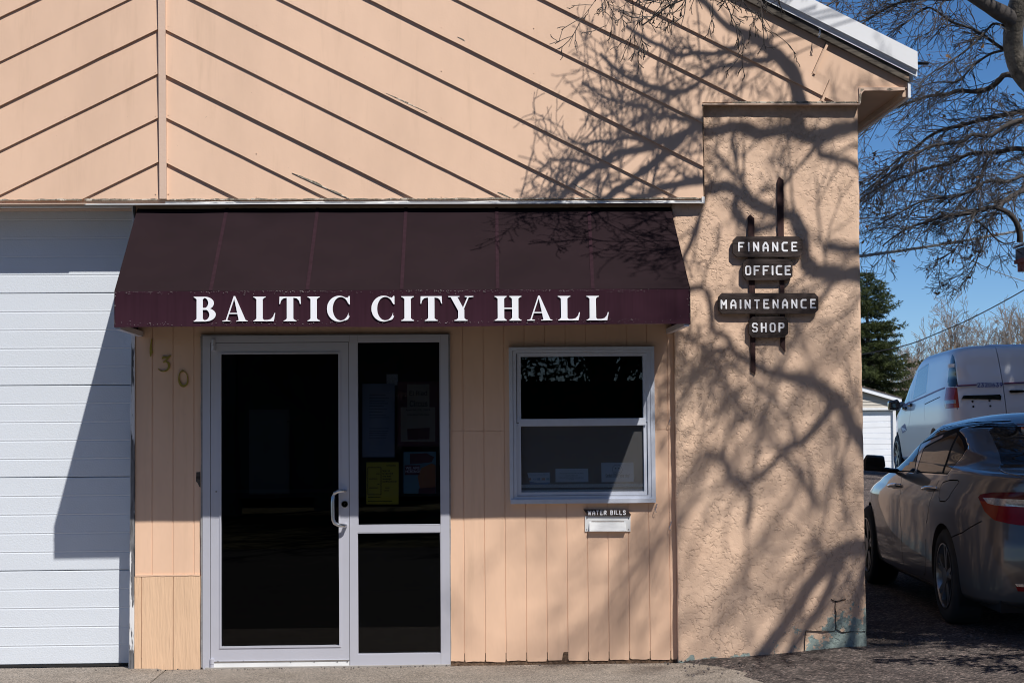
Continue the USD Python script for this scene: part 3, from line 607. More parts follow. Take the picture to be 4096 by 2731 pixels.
part('frame_joint', MB().prism(unary_union([stroke([PX(1433, 2098 + k, YF), PX(1762, 2098 + k, YF)], .001, 2) for k in (2, 29)] + [stroke([PX(1399, 1341, YF), PX(1399, 1368, YF)], .0015, 2), stroke([PX(1431, 1342, YF), PX(1431, 1366, YF)], .0012, 2), stroke([PX(1762, 1342, YF), PX(1764, 2660, YF)], .0012, 2)]), YF - .0008, YF + .002).mesh(), LOOK['caulk'], ent)
def caulk(pa, pb, w, seed):
    a, b = np.array(PX(*pa, YF)), np.array(PX(*pb, YF)); t = np.linspace(0, 1, 90); d = (b - a) / np.linalg.norm(b - a); nn = np.array([-d[1], d[0]])
    l1 = meshkit.fbm(np.stack([t * 16, 0 * t + seed, 0 * t], -1), 4, 3) - .5; k = a + (b - a) * t[:, None]
    return Polygon(np.vstack([k + nn * (w / 2 + w * .35 * l1[:, None]), (k - nn * (w / 2 + w * .5 * l1[::-1][:, None]))[::-1]])).buffer(0)
part('caulk_bead', MB().prism(caulk((808, 1345), (809, 2668), .017, 1), YF + .006, .01).mesh(), LOOK['caulk'], ent)
part('caulk_bead', MB().prism(caulk((1797, 1338), (1801, 2660), .012, 5), YF + .006, .01).mesh(), LOOK['caulk'], ent)
part('caulk_bead', MB().prism(caulk((805, 1341), (1797, 1337), .010, 8), YF + .004, .01).mesh(), LOOK['caulk'], ent)

# ------------------------------------------------------------------ window
win = part('sash_window', MB().prism(prect(2038, 1387, 2620, 1996, -.03).difference(prect(2052, 1400, 2604, 1990, -.03)), -.030, .10).mesh(), LOOK['window_aluminum'], hall, label='white aluminium double hung window')
wi, ug, lg = prect(2052, 1400, 2604, 1991, -.02), prect(2083, 1425, 2572, 1673, 0), prect(2084, 1703, 2575, 1966, 0)
part('window_casing', MB().prism(wi.buffer(-.0015, join_style=2).difference(prect(2066, 1411, 2590, 1981, -.02)), -.024, .05).mesh(), LOOK['window_aluminum'], win)
part('window_sash', MB().prism(prect(2067, 1412, 2589, 1688, -.01).buffer(-.0008).difference(ug), -.012, .05).mesh(), LOOK['window_aluminum'], win)
part('window_sash', MB().prism(prect(2067, 1690, 2589, 1980, -.01).buffer(-.0008).difference(lg), -.012, .05).mesh(), LOOK['window_aluminum'], win)
part('meeting_rail', MB().prism(prect(2076, 1675, 2583, 1701, -.02), -.026, -.010).mesh(), LOOK['window_aluminum'], win)
part('window_sill', MB().prism(prect(2043, 1995, 2623, 2012, -.04), -.046, .02).mesh(), LOOK['window_aluminum'], win)
part('window_glass', MB().prism(ug.buffer(.004, join_style=2), .010, .014).mesh(), LOOK['window_glass'], win)
part('window_glass', MB().prism(lg.buffer(.004, join_style=2), .018, .022).mesh(), LOOK['window_glass'], win)
part('insect_screen', MB().prism(lg.buffer(.002, join_style=2), .0055, .006).mesh(), LOOK['screen_mesh'], win)
part('inner_sill', MB().box(lg.bounds[0] - .01, lg.bounds[2] + .01, .05, .13, lg.bounds[1] - .02, lg.bounds[1] + .012).mesh(), LOOK['white_paint'], win)
part('inner_sash', MB().box(lg.bounds[0] - .01, lg.bounds[2] + .01, .034, .05, lg.bounds[1] + .028, lg.bounds[1] + .050).mesh(), LOOK['paper_silver'], win)

def txt(s, h, x, z, y, depth=.0006, bold=True, width=None):
    """Lettering facing the camera: lower left corner at x, z; front face at y - depth."""
    t = meshkit.text_mesh(s, h, depth, bold); v = np.array(t.vertices)
    if width: v[:, 0] *= width / max(1e-6, v[:, 0].max())
    return trimesh.Trimesh(np.stack([x + v[:, 0], y - v[:, 2], z + v[:, 1]], 1), t.faces, process=False)
# papers behind the window's glass
YW = 0.040
def c3(x, y): return (2000 + x / 3.36, 1750 + y / 3.36)
def sheet(name, label, pts, y, look, cat='notice', th=.0015):
    pol = ppoly(pts, y); c = pol.centroid; t_ = thing(name, label, cat, (c.x, y, pol.bounds[1]))
    part('sheet', MB().prism(pol, y - th, y).mesh(), LOOK[look], t_); return t_, pol
t_, pol = sheet('card_notice', 'small tilted payment card with blue lower edge standing in the lower window', [c3(368, 472), c3(668, 466), c3(672, 605), c3(405, 612)], YW, 'paper')
part('blue_edge', MB().prism(ppoly([c3(400, 585), c3(500, 605), c3(672, 596), c3(672, 608), c3(600, 640), c3(480, 660), c3(410, 655)], YW), YW - .002, YW - .0005).mesh(), LOOK['paper_blue'], t_)
m = MB(); a = PX(*c3(398, 502), YW); m.tm(txt('How do you want to pay it today?', .006, a[0], a[1], YW - .002, width=.118)); a = PX(*c3(440, 566), YW); m.tm(txt('VISA', .009, a[0], a[1], YW - .002)); part('lettering', m.mesh(), LOOK['paper_blue'], t_)
for x0, x1, lk in ((385, 418, 'paper_orange'), (500, 540, 'paper_blue'), (560, 605, 'paper_orange'), (622, 664, 'paper_teal')): part('card_logo', MB().prism(ppoly([c3(x0, 540), c3(x1, 540), c3(x1, 570), c3(x0, 570)], YW), YW - .0022, YW - .001).mesh(), LOOK[lk], t_)
t_, pol = sheet('paper_notice', 'white sheet with four lines of small print in the middle of the lower window', [c3(745, 417), c3(1183, 413), c3(1186, 592), c3(747, 596)], YW, 'paper')
m = MB()
for y, s_, x0, x1 in ((484, 'Credit Card payments can be made on our website', 800, 1120), (514, 'www.cityofbaltic.com', 880, 1045), (545, 'Click on the "Click to Pay Now" on the right side of', 800, 1125), (566, 'the screen.', 925, 998)):
    a = PX(*c3(x0, y), YW); m.tm(txt(s_, .0075, a[0], a[1], YW - .002, bold=False, width=PX(*c3(x1, y), YW)[0] - a[0]))
part('lettering', m.mesh(), LOOK['ink'], t_)
t_, pol = sheet('smiley_notice', 'white sheet with a smiling face leaning in the right of the lower window', [c3(1358, 338), c3(1794, 331), c3(1797, 590), c3(1365, 595)], YW, 'paper')
cx, cz = PX(*c3(1576, 428), YW); r_ = PX(*c3(1644, 428), YW)[0] - cx; m = MB()
ring = Point(cx, cz).buffer(r_, 24).difference(Point(cx, cz).buffer(r_ * .93, 24)); an = np.radians(np.linspace(220, 320, 14))
m.prism(unary_union([ring, Point(cx - r_ * .33, cz + r_ * .25).buffer(r_ * .13), Point(cx + r_ * .32, cz + r_ * .25).buffer(r_ * .13), stroke(np.stack([cx + r_ * .72 * np.cos(an), cz + r_ * .62 * np.sin(an)], 1), r_ * .09)]), YW - .0024, YW - .0005)
a = PX(*c3(1417, 531), YW); m.tm(txt('Smile!! Enjoy your day!', .021, a[0], a[1], YW - .002, bold=True, width=PX(*c3(1740, 531), YW)[0] - a[0])); part('drawing', m.mesh(), LOOK['ink'], t_)
# posters behind the sidelight
YB = 0.028
def c2(x, y): return (1400 + x / 1.96, 1350 + y / 1.96)
sheet('foil_square', 'small silvery square high behind the sidelight glass', [c2(286, 286), c2(375, 286), c2(376, 372), c2(287, 372)], YB + .004, 'paper_silver')
t_, pol = sheet('tall_poster', 'tall blue grey printed poster at the left of the sidelight', [c2(97, 362), c2(350, 360), c2(349, 935), c2(96, 936)], YB, 'paper_grey', 'poster')
m = MB()
for y in list(range(450, 640, 22)) + list(range(712, 800, 18)): m.prism(stroke([PX(*c2(150, y), YB), PX(*c2(310 - (y * 37) % 60, y), YB)], .0025, 2), YB - .0022, YB - .001)
part('print_lines', m.mesh(), LOOK['ink'], t_)
t_, pol = sheet('circus_poster', 'dark red and cream circus poster at the right of the sidelight', [c2(372, 345), c2(697, 345), c2(697, 852), c2(372, 852)], YB, 'paper_maroon', 'poster')
part('cream_panel', MB().prism(unary_union([ppoly([c2(448, 366), c2(622, 366), c2(622, 545), c2(448, 545)], YB), ppoly([c2(398, 545), c2(668, 545), c2(668, 815), c2(398, 815)], YB)]), YB - .0022, YB - .001).mesh(), LOOK['paper_cream'], t_)
part('red_panel', MB().prism(ppoly([c2(448, 715), c2(625, 705), c2(622, 795), c2(452, 800)], YB), YB - .003, YB - .002).mesh(), LOOK['paper_maroon'], t_)
m = MB()
for s_, x0, x1, y, h in (('El Riad', 462, 605, 452, .028), ('Circus', 465, 608, 540, .038), ('April 20-23, 2023', 436, 628, 573, .010), ('at the Sioux Falls Arena', 445, 622, 608, .008)):
    a = PX(*c2(x0, y), YB); m.tm(txt(s_, h, a[0], a[1], YB - .0024, width=PX(*c2(x1, y), YB)[0] - a[0]))
part('lettering', m.mesh(), LOOK['ink'], t_)
t_, pol = sheet('yellow_notice', 'yellow sign-up sheet with a phone drawing low in the sidelight', [c2(128, 976), c2(382, 975), c2(381, 1305), c2(127, 1304)], YB, 'paper_yellow')
m = MB(); ph = ppoly([c2(141, 1018), c2(242, 1018), c2(242, 1228), c2(141, 1228)], YB); m.prism(ph.buffer(.003).difference(ph.buffer(-.001)), YB - .0022, YB - .001)
for s_, x0, x1, y in (('Sign up', 253, 314, 1048), ('to receive', 253, 337, 1070), ('city text', 253, 320, 1091), ('message', 253, 324, 1112), ('notifications!', 253, 366, 1133)):
    a = PX(*c2(x0, y), YB); m.tm(txt(s_, .0105, a[0], a[1], YB - .0024, width=PX(*c2(x1, y), YB)[0] - a[0]))
for x0, x1, y in ((205, 232, 1066), (150, 215, 1105), (215, 230, 1148), (150, 222, 1176), (285, 360, 1002), (275, 310, 1176), (265, 305, 1198), (140, 240, 1250), (140, 330, 1280)): m.prism(stroke([PX(*c2(x0, y), YB), PX(*c2(x1, y), YB)], .004, 2), YB - .0022, YB - .001)
part('lettering', m.mesh(), LOOK['ink'], t_)
t_, pol = sheet('hiring_poster', 'teal and orange hiring poster low at the right of the sidelight', [c2(420, 894), c2(674, 893), c2(674, 1222), c2(420, 1222)], YB, 'paper_teal', 'poster')
part('orange_shape', MB().prism(ppoly([c2(530, 1090), c2(560, 1020), c2(640, 985), c2(672, 1000), c2(672, 1190), c2(550, 1190)], YB), YB - .0021, YB - .001).mesh(), LOOK['paper_orange'], t_)
part('dark_shape', MB().prism(unary_union([ppoly([c2(428, 998), c2(552, 998), c2(545, 1076), c2(428, 1076)], YB), ppoly([c2(470, 910), c2(600, 905), c2(660, 935), c2(640, 975), c2(560, 985), c2(470, 990)], YB), ppoly([c2(540, 1180), c2(672, 1170), c2(672, 1221), c2(536, 1221)], YB)]), YB - .0026, YB - .0015).mesh(), LOOK['paper_maroon'], t_)
m = MB()
for s_, x0, x1, y in (('WE ARE', 436, 546, 1030), ('HIRING!', 434, 550, 1058)):
    a = PX(*c2(x0, y), YB); m.tm(txt(s_, .016, a[0], a[1], YB - .003, width=PX(*c2(x1, y), YB)[0] - a[0]))
part('lettering', m.mesh(), LOOK['paper'], t_)

# ------------------------------------------------------------------ awning
AD = 0.90
aw = thing('awning', 'dark maroon cloth awning lettered BALTIC CITY HALL over the entrance', 'awning', (-.18, 0, 2.17))
tl, tr = P(555, 832, -.02), P(2688, 822, -.02); fl, fr = P(450, 1171, -AD), P(2749, 1149, -AD); bl, br = P(452, 1308, -AD), P(2753, 1297, -AD)
ztop, zfr, zbo = 3.006, (fl[2] + fr[2]) / 2, (bl[2] + br[2]) / 2
AX0, AX1 = (tl[0] + bl[0]) / 2, (tr[0] + br[0]) / 2
nu, nv = 120, 30
u, v = np.meshgrid(np.linspace(0, 1, nu), np.linspace(0, 1, nv))
xx_ = AX0 + (AX1 - AX0) * u
ribs = np.array([PX(p, 1000, -.45)[0] for p in (875, 1250, 1615, 1988, 2363)])
dist = np.min(np.abs(xx_[..., None] - np.array([AX0, *ribs, AX1])), -1)
sag = -0.011 * np.sin(np.pi * v) * sm(dist, 0, .22) + .004 * (meshkit.fbm(np.stack([xx_ * 2.5, v * 2.5, 0 * v], -1), 3, 4) - .5)
S = np.stack([xx_, -.02 + (-AD + .02) * v, ztop + (zfr - ztop) * v + sag + .010 * sm(v, .0, .05) - .010], -1)
m = MB().grid(S[::-1]).grid(S - (0, -.003, .004))
part('canopy_cloth', m.mesh(), LOOK['awning_top'], aw, smooth=60)
V = np.stack([xx_, -AD + .004 * np.sin(v * math.pi) + .005 * (meshkit.fbm(np.stack([xx_ * 3, v, 0 * v], -1), 3, 8) - .5), zfr + (zbo - zfr) * v + .004 * np.sin(u * 9) * v - .004 * np.sin(math.pi * u) * v], -1)
part('valance', MB().grid(V[::-1]).grid(V + (0, .004, 0)).mesh(), LOOK['awning_front'], aw, smooth=60)
for xs_, lab in ((AX0, 'gusset'), (AX1, 'gusset')):
    part('gusset', MB().add([(xs_, 0.0, ztop), (xs_, -AD, zfr), (xs_, -AD, zbo), (xs_, 0.0, zbo), (xs_ + .003, 0.0, ztop), (xs_ + .003, -AD, zfr), (xs_ + .003, -AD, zbo), (xs_ + .003, 0.0, zbo)], [(0, 1, 2, 3), (7, 6, 5, 4)]).mesh(), LOOK['awning_front'], aw)
    ins = .02 if xs_ == AX0 else -.02
    part('frame_tube', MB().box(xs_ + ins - .016, xs_ + ins + .016, -AD + .01, -.005, zbo - .012, zbo + .022).mesh(), LOOK['aluminum'], aw)
part('frame_tube', MB().box(AX0 + .01, AX1 - .01, -AD + .008, -AD + .035, zbo + .004, zbo + .03).mesh(), LOOK['aluminum'], aw)
part('frame_tube', MB().box(AX0 + .02, AX1 - .02, -.034, -.006, ztop - .06, ztop - .03).mesh(), LOOK['aluminum'], aw)
for (a_, b_) in zip((908, 1271, 1624, 1987, 2356), (842, 1229, 1606, 1990, 2371)):
    x0, x1 = PX(a_, 840, -.03)[0], PX(b_, 1145, -AD)[0]; t = np.linspace(0, 1, 24); w_ = .011
    rows = []
    for dx in (-w_, w_): rows.append(np.stack([x0 + (x1 - x0) * t + dx, -.02 + (-AD + .02) * t, ztop + (zfr - ztop) * t - .010 + .010 * sm(t, 0, .05) + .0045 + .004 * (meshkit.fbm(np.stack([(x0 + (x1 - x0) * t) * 2.5, t * 2.5, 0 * t], -1), 3, 4) - .5)], -1))
    part('canopy_seam', MB().grid(np.stack(rows, 1)[::-1]).mesh(), LOOK['seam_cloth'], aw, smooth=True)
# worn specks along the folds
rg = random.Random(8); sp = MB()
def speck(x, z, y, r):
    n = rg.randint(3, 5); a0 = rg.random() * 6; sp.prism(Polygon([(x + r * rg.uniform(.5, 1.4) * math.cos(a0 + 6.28 * k / n), z + r * rg.uniform(.5, 1.2) * math.sin(a0 + 6.28 * k / n)) for k in range(n)]).convex_hull, y - .002, y + .001)
for k in range(750):
    q = rg.random(); x = AX0 + (AX1 - AX0) * rg.random(); clump = meshkit.noise(np.array([x * 4, 1.0, 5.0]))
    if clump < .45 and rg.random() < .8: continue
    if q < .6: speck(x, zfr - abs(rg.gauss(0, .008)) - .002, -AD - .0035, rg.uniform(.0007, .0022))
    elif q < .95: speck(x, zbo + .012 + abs(rg.gauss(0, .012)), -AD - .0035, rg.uniform(.0007, .0022))
    else: speck(AX0 + abs(rg.gauss(0, .006)) if rg.random() < .5 else AX1 - abs(rg.gauss(0, .006)), zbo + (zfr - zbo) * rg.random(), -AD - .0035, rg.uniform(.001, .0025))
part('worn_specks', sp.mesh(), LOOK['speck_white'], aw, kind='stuff')

# serif capitals, cap height 1
def R_(x0, y0, x1, y1): return sbox(x0, y0, x1, y1)
def serif(xa, xb, sa, sb, top):
    """A bracketed serif sa..sb on a stem xa..xb."""
    p = Polygon([(sa, 0), (sb, 0), (sb, .028), (xb + .07, .045), (xb, .11), (xa, .11), (xa - .07, .045), (sa, .028)])
    return affinity.scale(p, 1, -1, origin=(0, .5)) if top else p
def stem(xa, xb, sa, sb): return unary_union([R_(xa, 0, xb, 1), serif(xa, xb, sa, sb, 0), serif(xa, xb, sa, sb, 1)])
def ell(cx, cy, rx, ry): return affinity.scale(Point(0, 0).buffer(1, 24), rx, ry, origin=(0, 0)).__class__(affinity.translate(affinity.scale(Point(0, 0).buffer(1, 24), rx, ry, origin=(0, 0)), cx, cy))
def gI(): return stem(.125, .385, 0, .51)
def gL():
    foot = Polygon([(.1, 0), (.84, 0), (.90, .33), (.865, .33), (.82, .20), (.72, .09), (.58, .055), (.3, .05)])
    return unary_union([stem(.125, .385, 0, .51), foot])
def gT():
    half = Polygon([(.44, 1), (.015, 1), (0, .70), (.035, .70), (.075, .83), (.16, .92), (.27, .945), (.44, .945)])
    return unary_union([R_(.31, 0, .57, 1), serif(.31, .57, .18, .70, 0), half, affinity.scale(half, -1, 1, origin=(.44, 0))])
def gB():
    up_ = unary_union([ell(.44, .735, .375, .265), R_(.2, .47, .44, 1)]).intersection(R_(.2, .40, 1, 1.01)); cu = unary_union([ell(.42, .745, .165, .205), R_(.3, .54, .42, .95)]).intersection(R_(.36, .5, 1, 1))
    lo = unary_union([ell(.46, .275, .43, .275), R_(.2, 0, .46, .55)]).intersection(R_(.2, -.01, 1, .6)); cl = unary_union([ell(.43, .27, .20, .22), R_(.3, .05, .43, .49)]).intersection(R_(.36, 0, 1, .5))
    return unary_union([up_.difference(cu), lo.difference(cl), R_(.115, 0, .365, 1), Polygon([(0, 0), (.3, 0), (.3, .03), (.05, .03), (0, .028)]), serif(.115, .365, 0, .42, 1), serif(.115, .365, 0, .42, 0)])
def gC():
    o = ell(.50, .5, .50, .525).difference(ell(.57, .5, .335, .475)); o = o.difference(Polygon([(.72, .5), (1.2, .30), (1.2, .78), (.80, .72)])).difference(R_(.885, .2, 1.2, .8))
    s_ = Polygon([(.945, 1.0), (.905, 1.02), (.84, .94), (.77, .97), (.80, .86), (.91, .67), (.945, .67)]); t_ = Polygon([(.93, .19), (.90, .22), (.82, .115), (.72, .06), (.74, .015), (.86, .07)])
    return unary_union([o, s_, t_])
def gA():
    thick = Polygon([(.46, 1.02), (.52, 1.02), (.965, 0), (.675, 0)]); thin = Polygon([(.46, 1.02), (.52, 1.02), (.175, .0), (.12, .0)])
    return unary_union([thick.intersection(R_(0, 0, 1.1, 1.02)), thin, R_(.24, .30, .72, .345), Polygon([(0, 0), (.32, 0), (.32, .028), (.21, .05), (.10, .05), (0, .028)]), Polygon([(.57, 0), (1.03, 0), (1.03, .028), (.93, .055), (.70, .055), (.57, .028)])])
def gY():
    return unary_union([R_(.40, 0, .655, .47), serif(.40, .655, .25, .79, 0), Polygon([(.08, 1), (.36, 1), (.655, .44), (.655, .36), (.40, .36), (.40, .42)]), Polygon([(.80, 1), (.865, 1), (.62, .43), (.56, .44)]),
                        Polygon([(0, 1), (.46, 1), (.46, .972), (.36, .95), (.10, .95), (0, .972)]), Polygon([(.68, 1), (1.03, 1), (1.03, .972), (.92, .95), (.78, .95), (.68, .972)])])
def gH(): return unary_union([stem(.125, .385, 0, .49), stem(.705, .965, .60, 1.09), R_(.3, .475, .8, .53)])
GL = {'B': gB, 'A': gA, 'L': gL, 'T': gT, 'I': gI, 'C': gC, 'Y': gY, 'H': gH}
YLt = -AD - .006
for ch, x0, x1 in (('B', 775.6, 863), ('A', 890, 991), ('L', 1013.7, 1101), ('T', 1117, 1203.6), ('I', 1230, 1280), ('C', 1308, 1400), ('C', 1485.7, 1578), ('I', 1605, 1656), ('T', 1681.5, 1768.5), ('Y', 1793, 1893.5), ('H', 1978.6, 2085.7), ('A', 2107.7, 2209), ('L', 2231.5, 2319.6), ('L', 2346, 2434.5)):
    g = GL[ch](); bx = g.bounds; mid = (x0 + x1) / 2
    ya, yb = 1187 - (mid - 800) * .0022, 1286 - (mid - 800) * .003
    X0, X1 = PX(x0, 1235, -AD)[0], PX(x1, 1235, -AD)[0]; Z1, Z0 = PX(mid, ya, -AD)[1], PX(mid, yb, -AD)[1]
    g = affinity.affine_transform(g, [(X1 - X0) / (bx[2] - bx[0]), 0, 0, Z1 - Z0, X0 - bx[0] * (X1 - X0) / (bx[2] - bx[0]), Z0])
    part('letter', MB().prism(g, YLt, -AD + .006).mesh(), LOOK['letter_white'], aw)

# ------------------------------------------------------------------ wooden sign
YB0 = YP - .018
sg = thing('direction_sign', 'stack of four dark wooden boards reading FINANCE OFFICE MAINTENANCE SHOP on two stakes', 'sign', (P(3035, 1100, YP)[0], YP, 1.7))
def cs(x, y): return (2600 + x / 1.96, 700 + y / 1.96)
part('stake', MB().prism(ppoly([cs(768, 328), cs(786, 308), cs(818, 340), cs(820, 640), cs(823, 900), cs(828, 1535), cs(826, 1562), cs(812, 1548), cs(792, 1540), cs(788, 1270), cs(778, 900), cs(768, 640)], YB0), YB0, YP).mesh(), LOOK['sign_post'], sg)
part('stake', MB().prism(ppoly([cs(1000, 40), cs(1012, 12), cs(1047, 42), cs(1050, 480), cs(1055, 900), cs(1062, 1385), cs(1024, 1340), cs(1020, 900), cs(1003, 480), cs(997, 200)], YB0), YB0, YP).mesh(), LOOK['sign_post'], sg)
def octa(x0, y0, x1, y1, c): return [cs(x0 + c, y0), cs(x1 - c, y0), cs(x1, y0 + c), cs(x1, y1 - c), cs(x1 - c, y1), cs(x0 + c, y1), cs(x0, y1 - c), cs(x0, y0 + c)]
YB1 = YB0 - .024
F1 = {'F': [[(0, 0), (0, 1), (.7, 1)], [(0, .52), (.5, .52)]], 'I': [[(.1, 0), (.1, 1)]], 'N': [[(0, 0), (0, 1), (.66, 0), (.66, 1)]], 'A': [[(0, 0), (.0, .62), (.25, 1), (.42, 1), (.66, .62), (.66, 0)], [(0, .36), (.66, .36)]],
      'C': [[(.68, 1), (.16, 1), (0, .84), (0, .16), (.16, 0), (.68, 0)]], 'E': [[(.64, 1), (0, 1), (0, 0), (.66, 0)], [(0, .52), (.5, .52)]], 'O': [[(.15, 0), (0, .16), (0, .84), (.15, 1), (.5, 1), (.64, .84), (.64, .16), (.5, 0), (.15, 0)]],
      'M': [[(0, 0), (0, 1), (.36, .45), (.72, 1), (.72, 0)]], 'T': [[(.32, 0), (.32, 1)], [(0, 1), (.64, 1)]], 'S': [[(.64, .86), (.5, 1), (.14, 1), (0, .86), (0, .66), (.13, .53), (.5, .5), (.64, .36), (.64, .14), (.5, 0), (.14, 0), (0, .13)]],
      'H': [[(0, 0), (0, 1)], [(.62, 0), (.62, 1)], [(0, .5), (.62, .5)]], 'P': [[(0, 0), (0, 1), (.48, 1), (.62, .86), (.62, .6), (.48, .46), (0, .46)]],
      'W': [[(0, 1), (.2, 0), (.42, .8), (.64, 0), (.84, 1)]], 'R': [[(0, 0), (0, 1), (.48, 1), (.62, .86), (.62, .62), (.48, .5), (0, .5)], [(.3, .5), (.64, 0)]], 'B': [[(0, 0), (0, 1), (.46, 1), (.58, .88), (.58, .64), (.46, .52), (0, .52)], [(.46, .52), (.62, .4), (.62, .12), (.48, 0), (0, 0)]], 'L': [[(0, 1), (0, 0), (.58, 0)]]}
def routed(parent, word, x0, x1, y0, y1, C, y, w, widths=None, jit=.01):
    """Rounded hand-routed capitals between pixel bounds (stroke edges), one part per letter."""
    a, b = PX(*C(x0, (y0 + y1) / 2), y), PX(*C(x1, (y0 + y1) / 2), y); zt_, zb_ = PX(*C((x0 + x1) / 2, y0), y)[1] - w / 2, PX(*C((x0 + x1) / 2, y1), y)[1] + w / 2
    gw = {c: (max(p[0] for s_ in F1[c] for p in s_) if c != 'I' else .0) for c in F1 if c in word}
    hgt = zt_ - zb_; gwid = {'I': .0}
    tot = b[0] - a[0] - w; n = len(word); sumw = sum((gw.get(c, .3)) for c in word)
    sc_ = hgt * .86; gap = (tot - sumw * sc_) / (n - 1); x = a[0] + w / 2
    for k, c in enumerate(word):
        if c != ' ':
            off = -.1 if c == 'I' else 0; m = MB(); dz_ = rg.uniform(-jit, jit) * hgt
            shp = unary_union([stroke([(x + (p[0] + off) * sc_, zb_ + p[1] * hgt + dz_) for p in s_], w * rg.uniform(.92, 1.08)) for s_ in F1[c]])
            part('letter', m.prism(shp, y - .0022, y + .001).mesh(), LOOK['letter_white'], parent)
        x += gw.get(c, .3) * sc_ + gap
for word, bx, tx in (('FINANCE', (650, 482, 1196, 642), (690, 1156, 526, 601)), ('OFFICE', (728, 659, 1118, 823), (745, 1105, 709, 786)), ('MAINTENANCE', (536, 925, 1320, 1087), (553, 1302, 974, 1048)), ('SHOP', (776, 1110, 1082, 1273), (799, 1053, 1157, 1232))):
    pol = ppoly(octa(*bx, 30), YB1)
    bd = part('sign_board', MB().prism(pol, YB1, YB0).mesh(), LOOK['sign_wood'], sg, label='board reading ' + word)
    routed(bd, word, tx[0], tx[1], tx[2], tx[3], cs, YB1, .0108)
# water bills sign and mail slot
wbs = thing('water_bills_sign', 'small dark arrow shaped WATER BILLS board above the white mail slot', 'sign', (PX(*c3(1450, 1000))[0], 0, PX(*c3(1450, 1048))[1]))
bd = part('sign_board', MB().prism(ppoly([c3(1122, 960), c3(1420, 964), c3(1700, 965), c3(1762, 1030), c3(1752, 1052), c3(1178, 1049), c3(1155, 1010)], -.02), -.020, .0).mesh(), LOOK['sign_wood'], wbs)
routed(bd, 'WATER BILLS', 1180, 1690, 975, 1036, c3, -.020, .0050, jit=.03)
ms = thing('mail_slot', 'white metal mail slot with hinged flap below the WATER BILLS board', 'mail slot', (PX(*c3(1450, 1150))[0], 0, PX(*c3(1450, 1260))[1]))
part('slot_plate', MB().prism(ppoly([c3(1143, 1052), c3(1755, 1051), c3(1754, 1260), c3(1143, 1258)], -.008).difference(ppoly([c3(1230, 1118), c3(1668, 1118), c3(1668, 1131), c3(1230, 1131)], -.008)), -.008, .0).mesh(), LOOK['white_paint'], ms)
part('hinge_pin', MB().tube([P(*c3(1230, 1125), -.009), P(*c3(1668, 1124), -.009)], .0015, 6).mesh(), LOOK['bright_steel'], ms)
fp = ppoly([c3(1202, 1135), c3(1690, 1135), c3(1696, 1253), c3(1200, 1255)], -.02); zt_ = fp.bounds[3]; hh = zt_ - fp.bounds[1]
part('slot_flap', MB().prism(fp, -.012, -.008, lambda x, z: -.022 * (zt_ - z) / hh).mesh(), LOOK['white_paint'], ms)
for px, py in ((1168, 1081), (1729, 1084), (1167, 1231), (1729, 1231)):
    a = P(*c3(px, py), -.008); part('screw', MB().tube([a - (0, .003, 0), a], .0032, 8).mesh(), LOOK['joint_dark'], ms)
# brass house numerals
def c5(x, y): return (500 + x / 5.2275, 1300 + y / 5.2275)
def spl(pts, n=40):
    from scipy.interpolate import splprep, splev
    a = np.array(pts, float); tck, _ = splprep(a.T, s=0, k=min(3, len(a) - 1)); return np.array(splev(np.linspace(0, 1, n), tck)).T
def brush(pts, widths):
    c = spl(pts); w = np.interp(np.linspace(0, 1, len(c)), np.linspace(0, 1, len(widths)), widths)
    return unary_union([MultiPolygon([Point(c[i]).buffer(w[i] / 2, 8), Point(c[i + 1]).buffer(w[i + 1] / 2, 8)]).convex_hull for i in range(len(c) - 1)])
num = {'1': [Polygon([(550, 292), (575, 290), (570, 330), (563, 420), (568, 500), (586, 572), (560, 610), (540, 668), (527, 650), (517, 570), (518, 480), (535, 380)])],
       '3': [Polygon([(793, 650), (880, 660), (955, 628), (968, 642), (905, 715), (850, 760), (815, 795), (796, 772), (885, 690), (820, 693), (770, 715)]), brush([(800, 782), (850, 765), (905, 790), (925, 850), (890, 930), (830, 962), (760, 960), (700, 912)], [10, 22, 50, 46, 36, 26, 18, 12])],
       '0': [brush([(1232, 940), (1180, 965), (1145, 1020), (1130, 1110), (1150, 1210), (1220, 1275), (1290, 1240), (1315, 1150), (1300, 1050), (1260, 985), (1210, 970), (1185, 995)], [12, 16, 24, 34, 46, 54, 40, 26, 20, 16, 12, 8])]}
for d_, lab in (('1', 'brass numeral 1, uppermost of the house number left of the door'), ('3', 'brass numeral 3, middle one of the slanting house number'), ('0', 'brass numeral 0, lowest of the house number beside the door frame')):
    g = affinity.affine_transform(unary_union(num[d_]), [1, 0, 0, 1, 0, 0]); pol = Polygon([PX(*c5(*q)) for q in g.exterior.coords], [[PX(*c5(*q)) for q in r_.coords] for r_ in g.interiors]).buffer(0)
    tag(put('house_numeral', MB().prism(pol, -.009, -.002).mesh(), LOOK['brass']), lab, 'house number', 'brass house numerals')
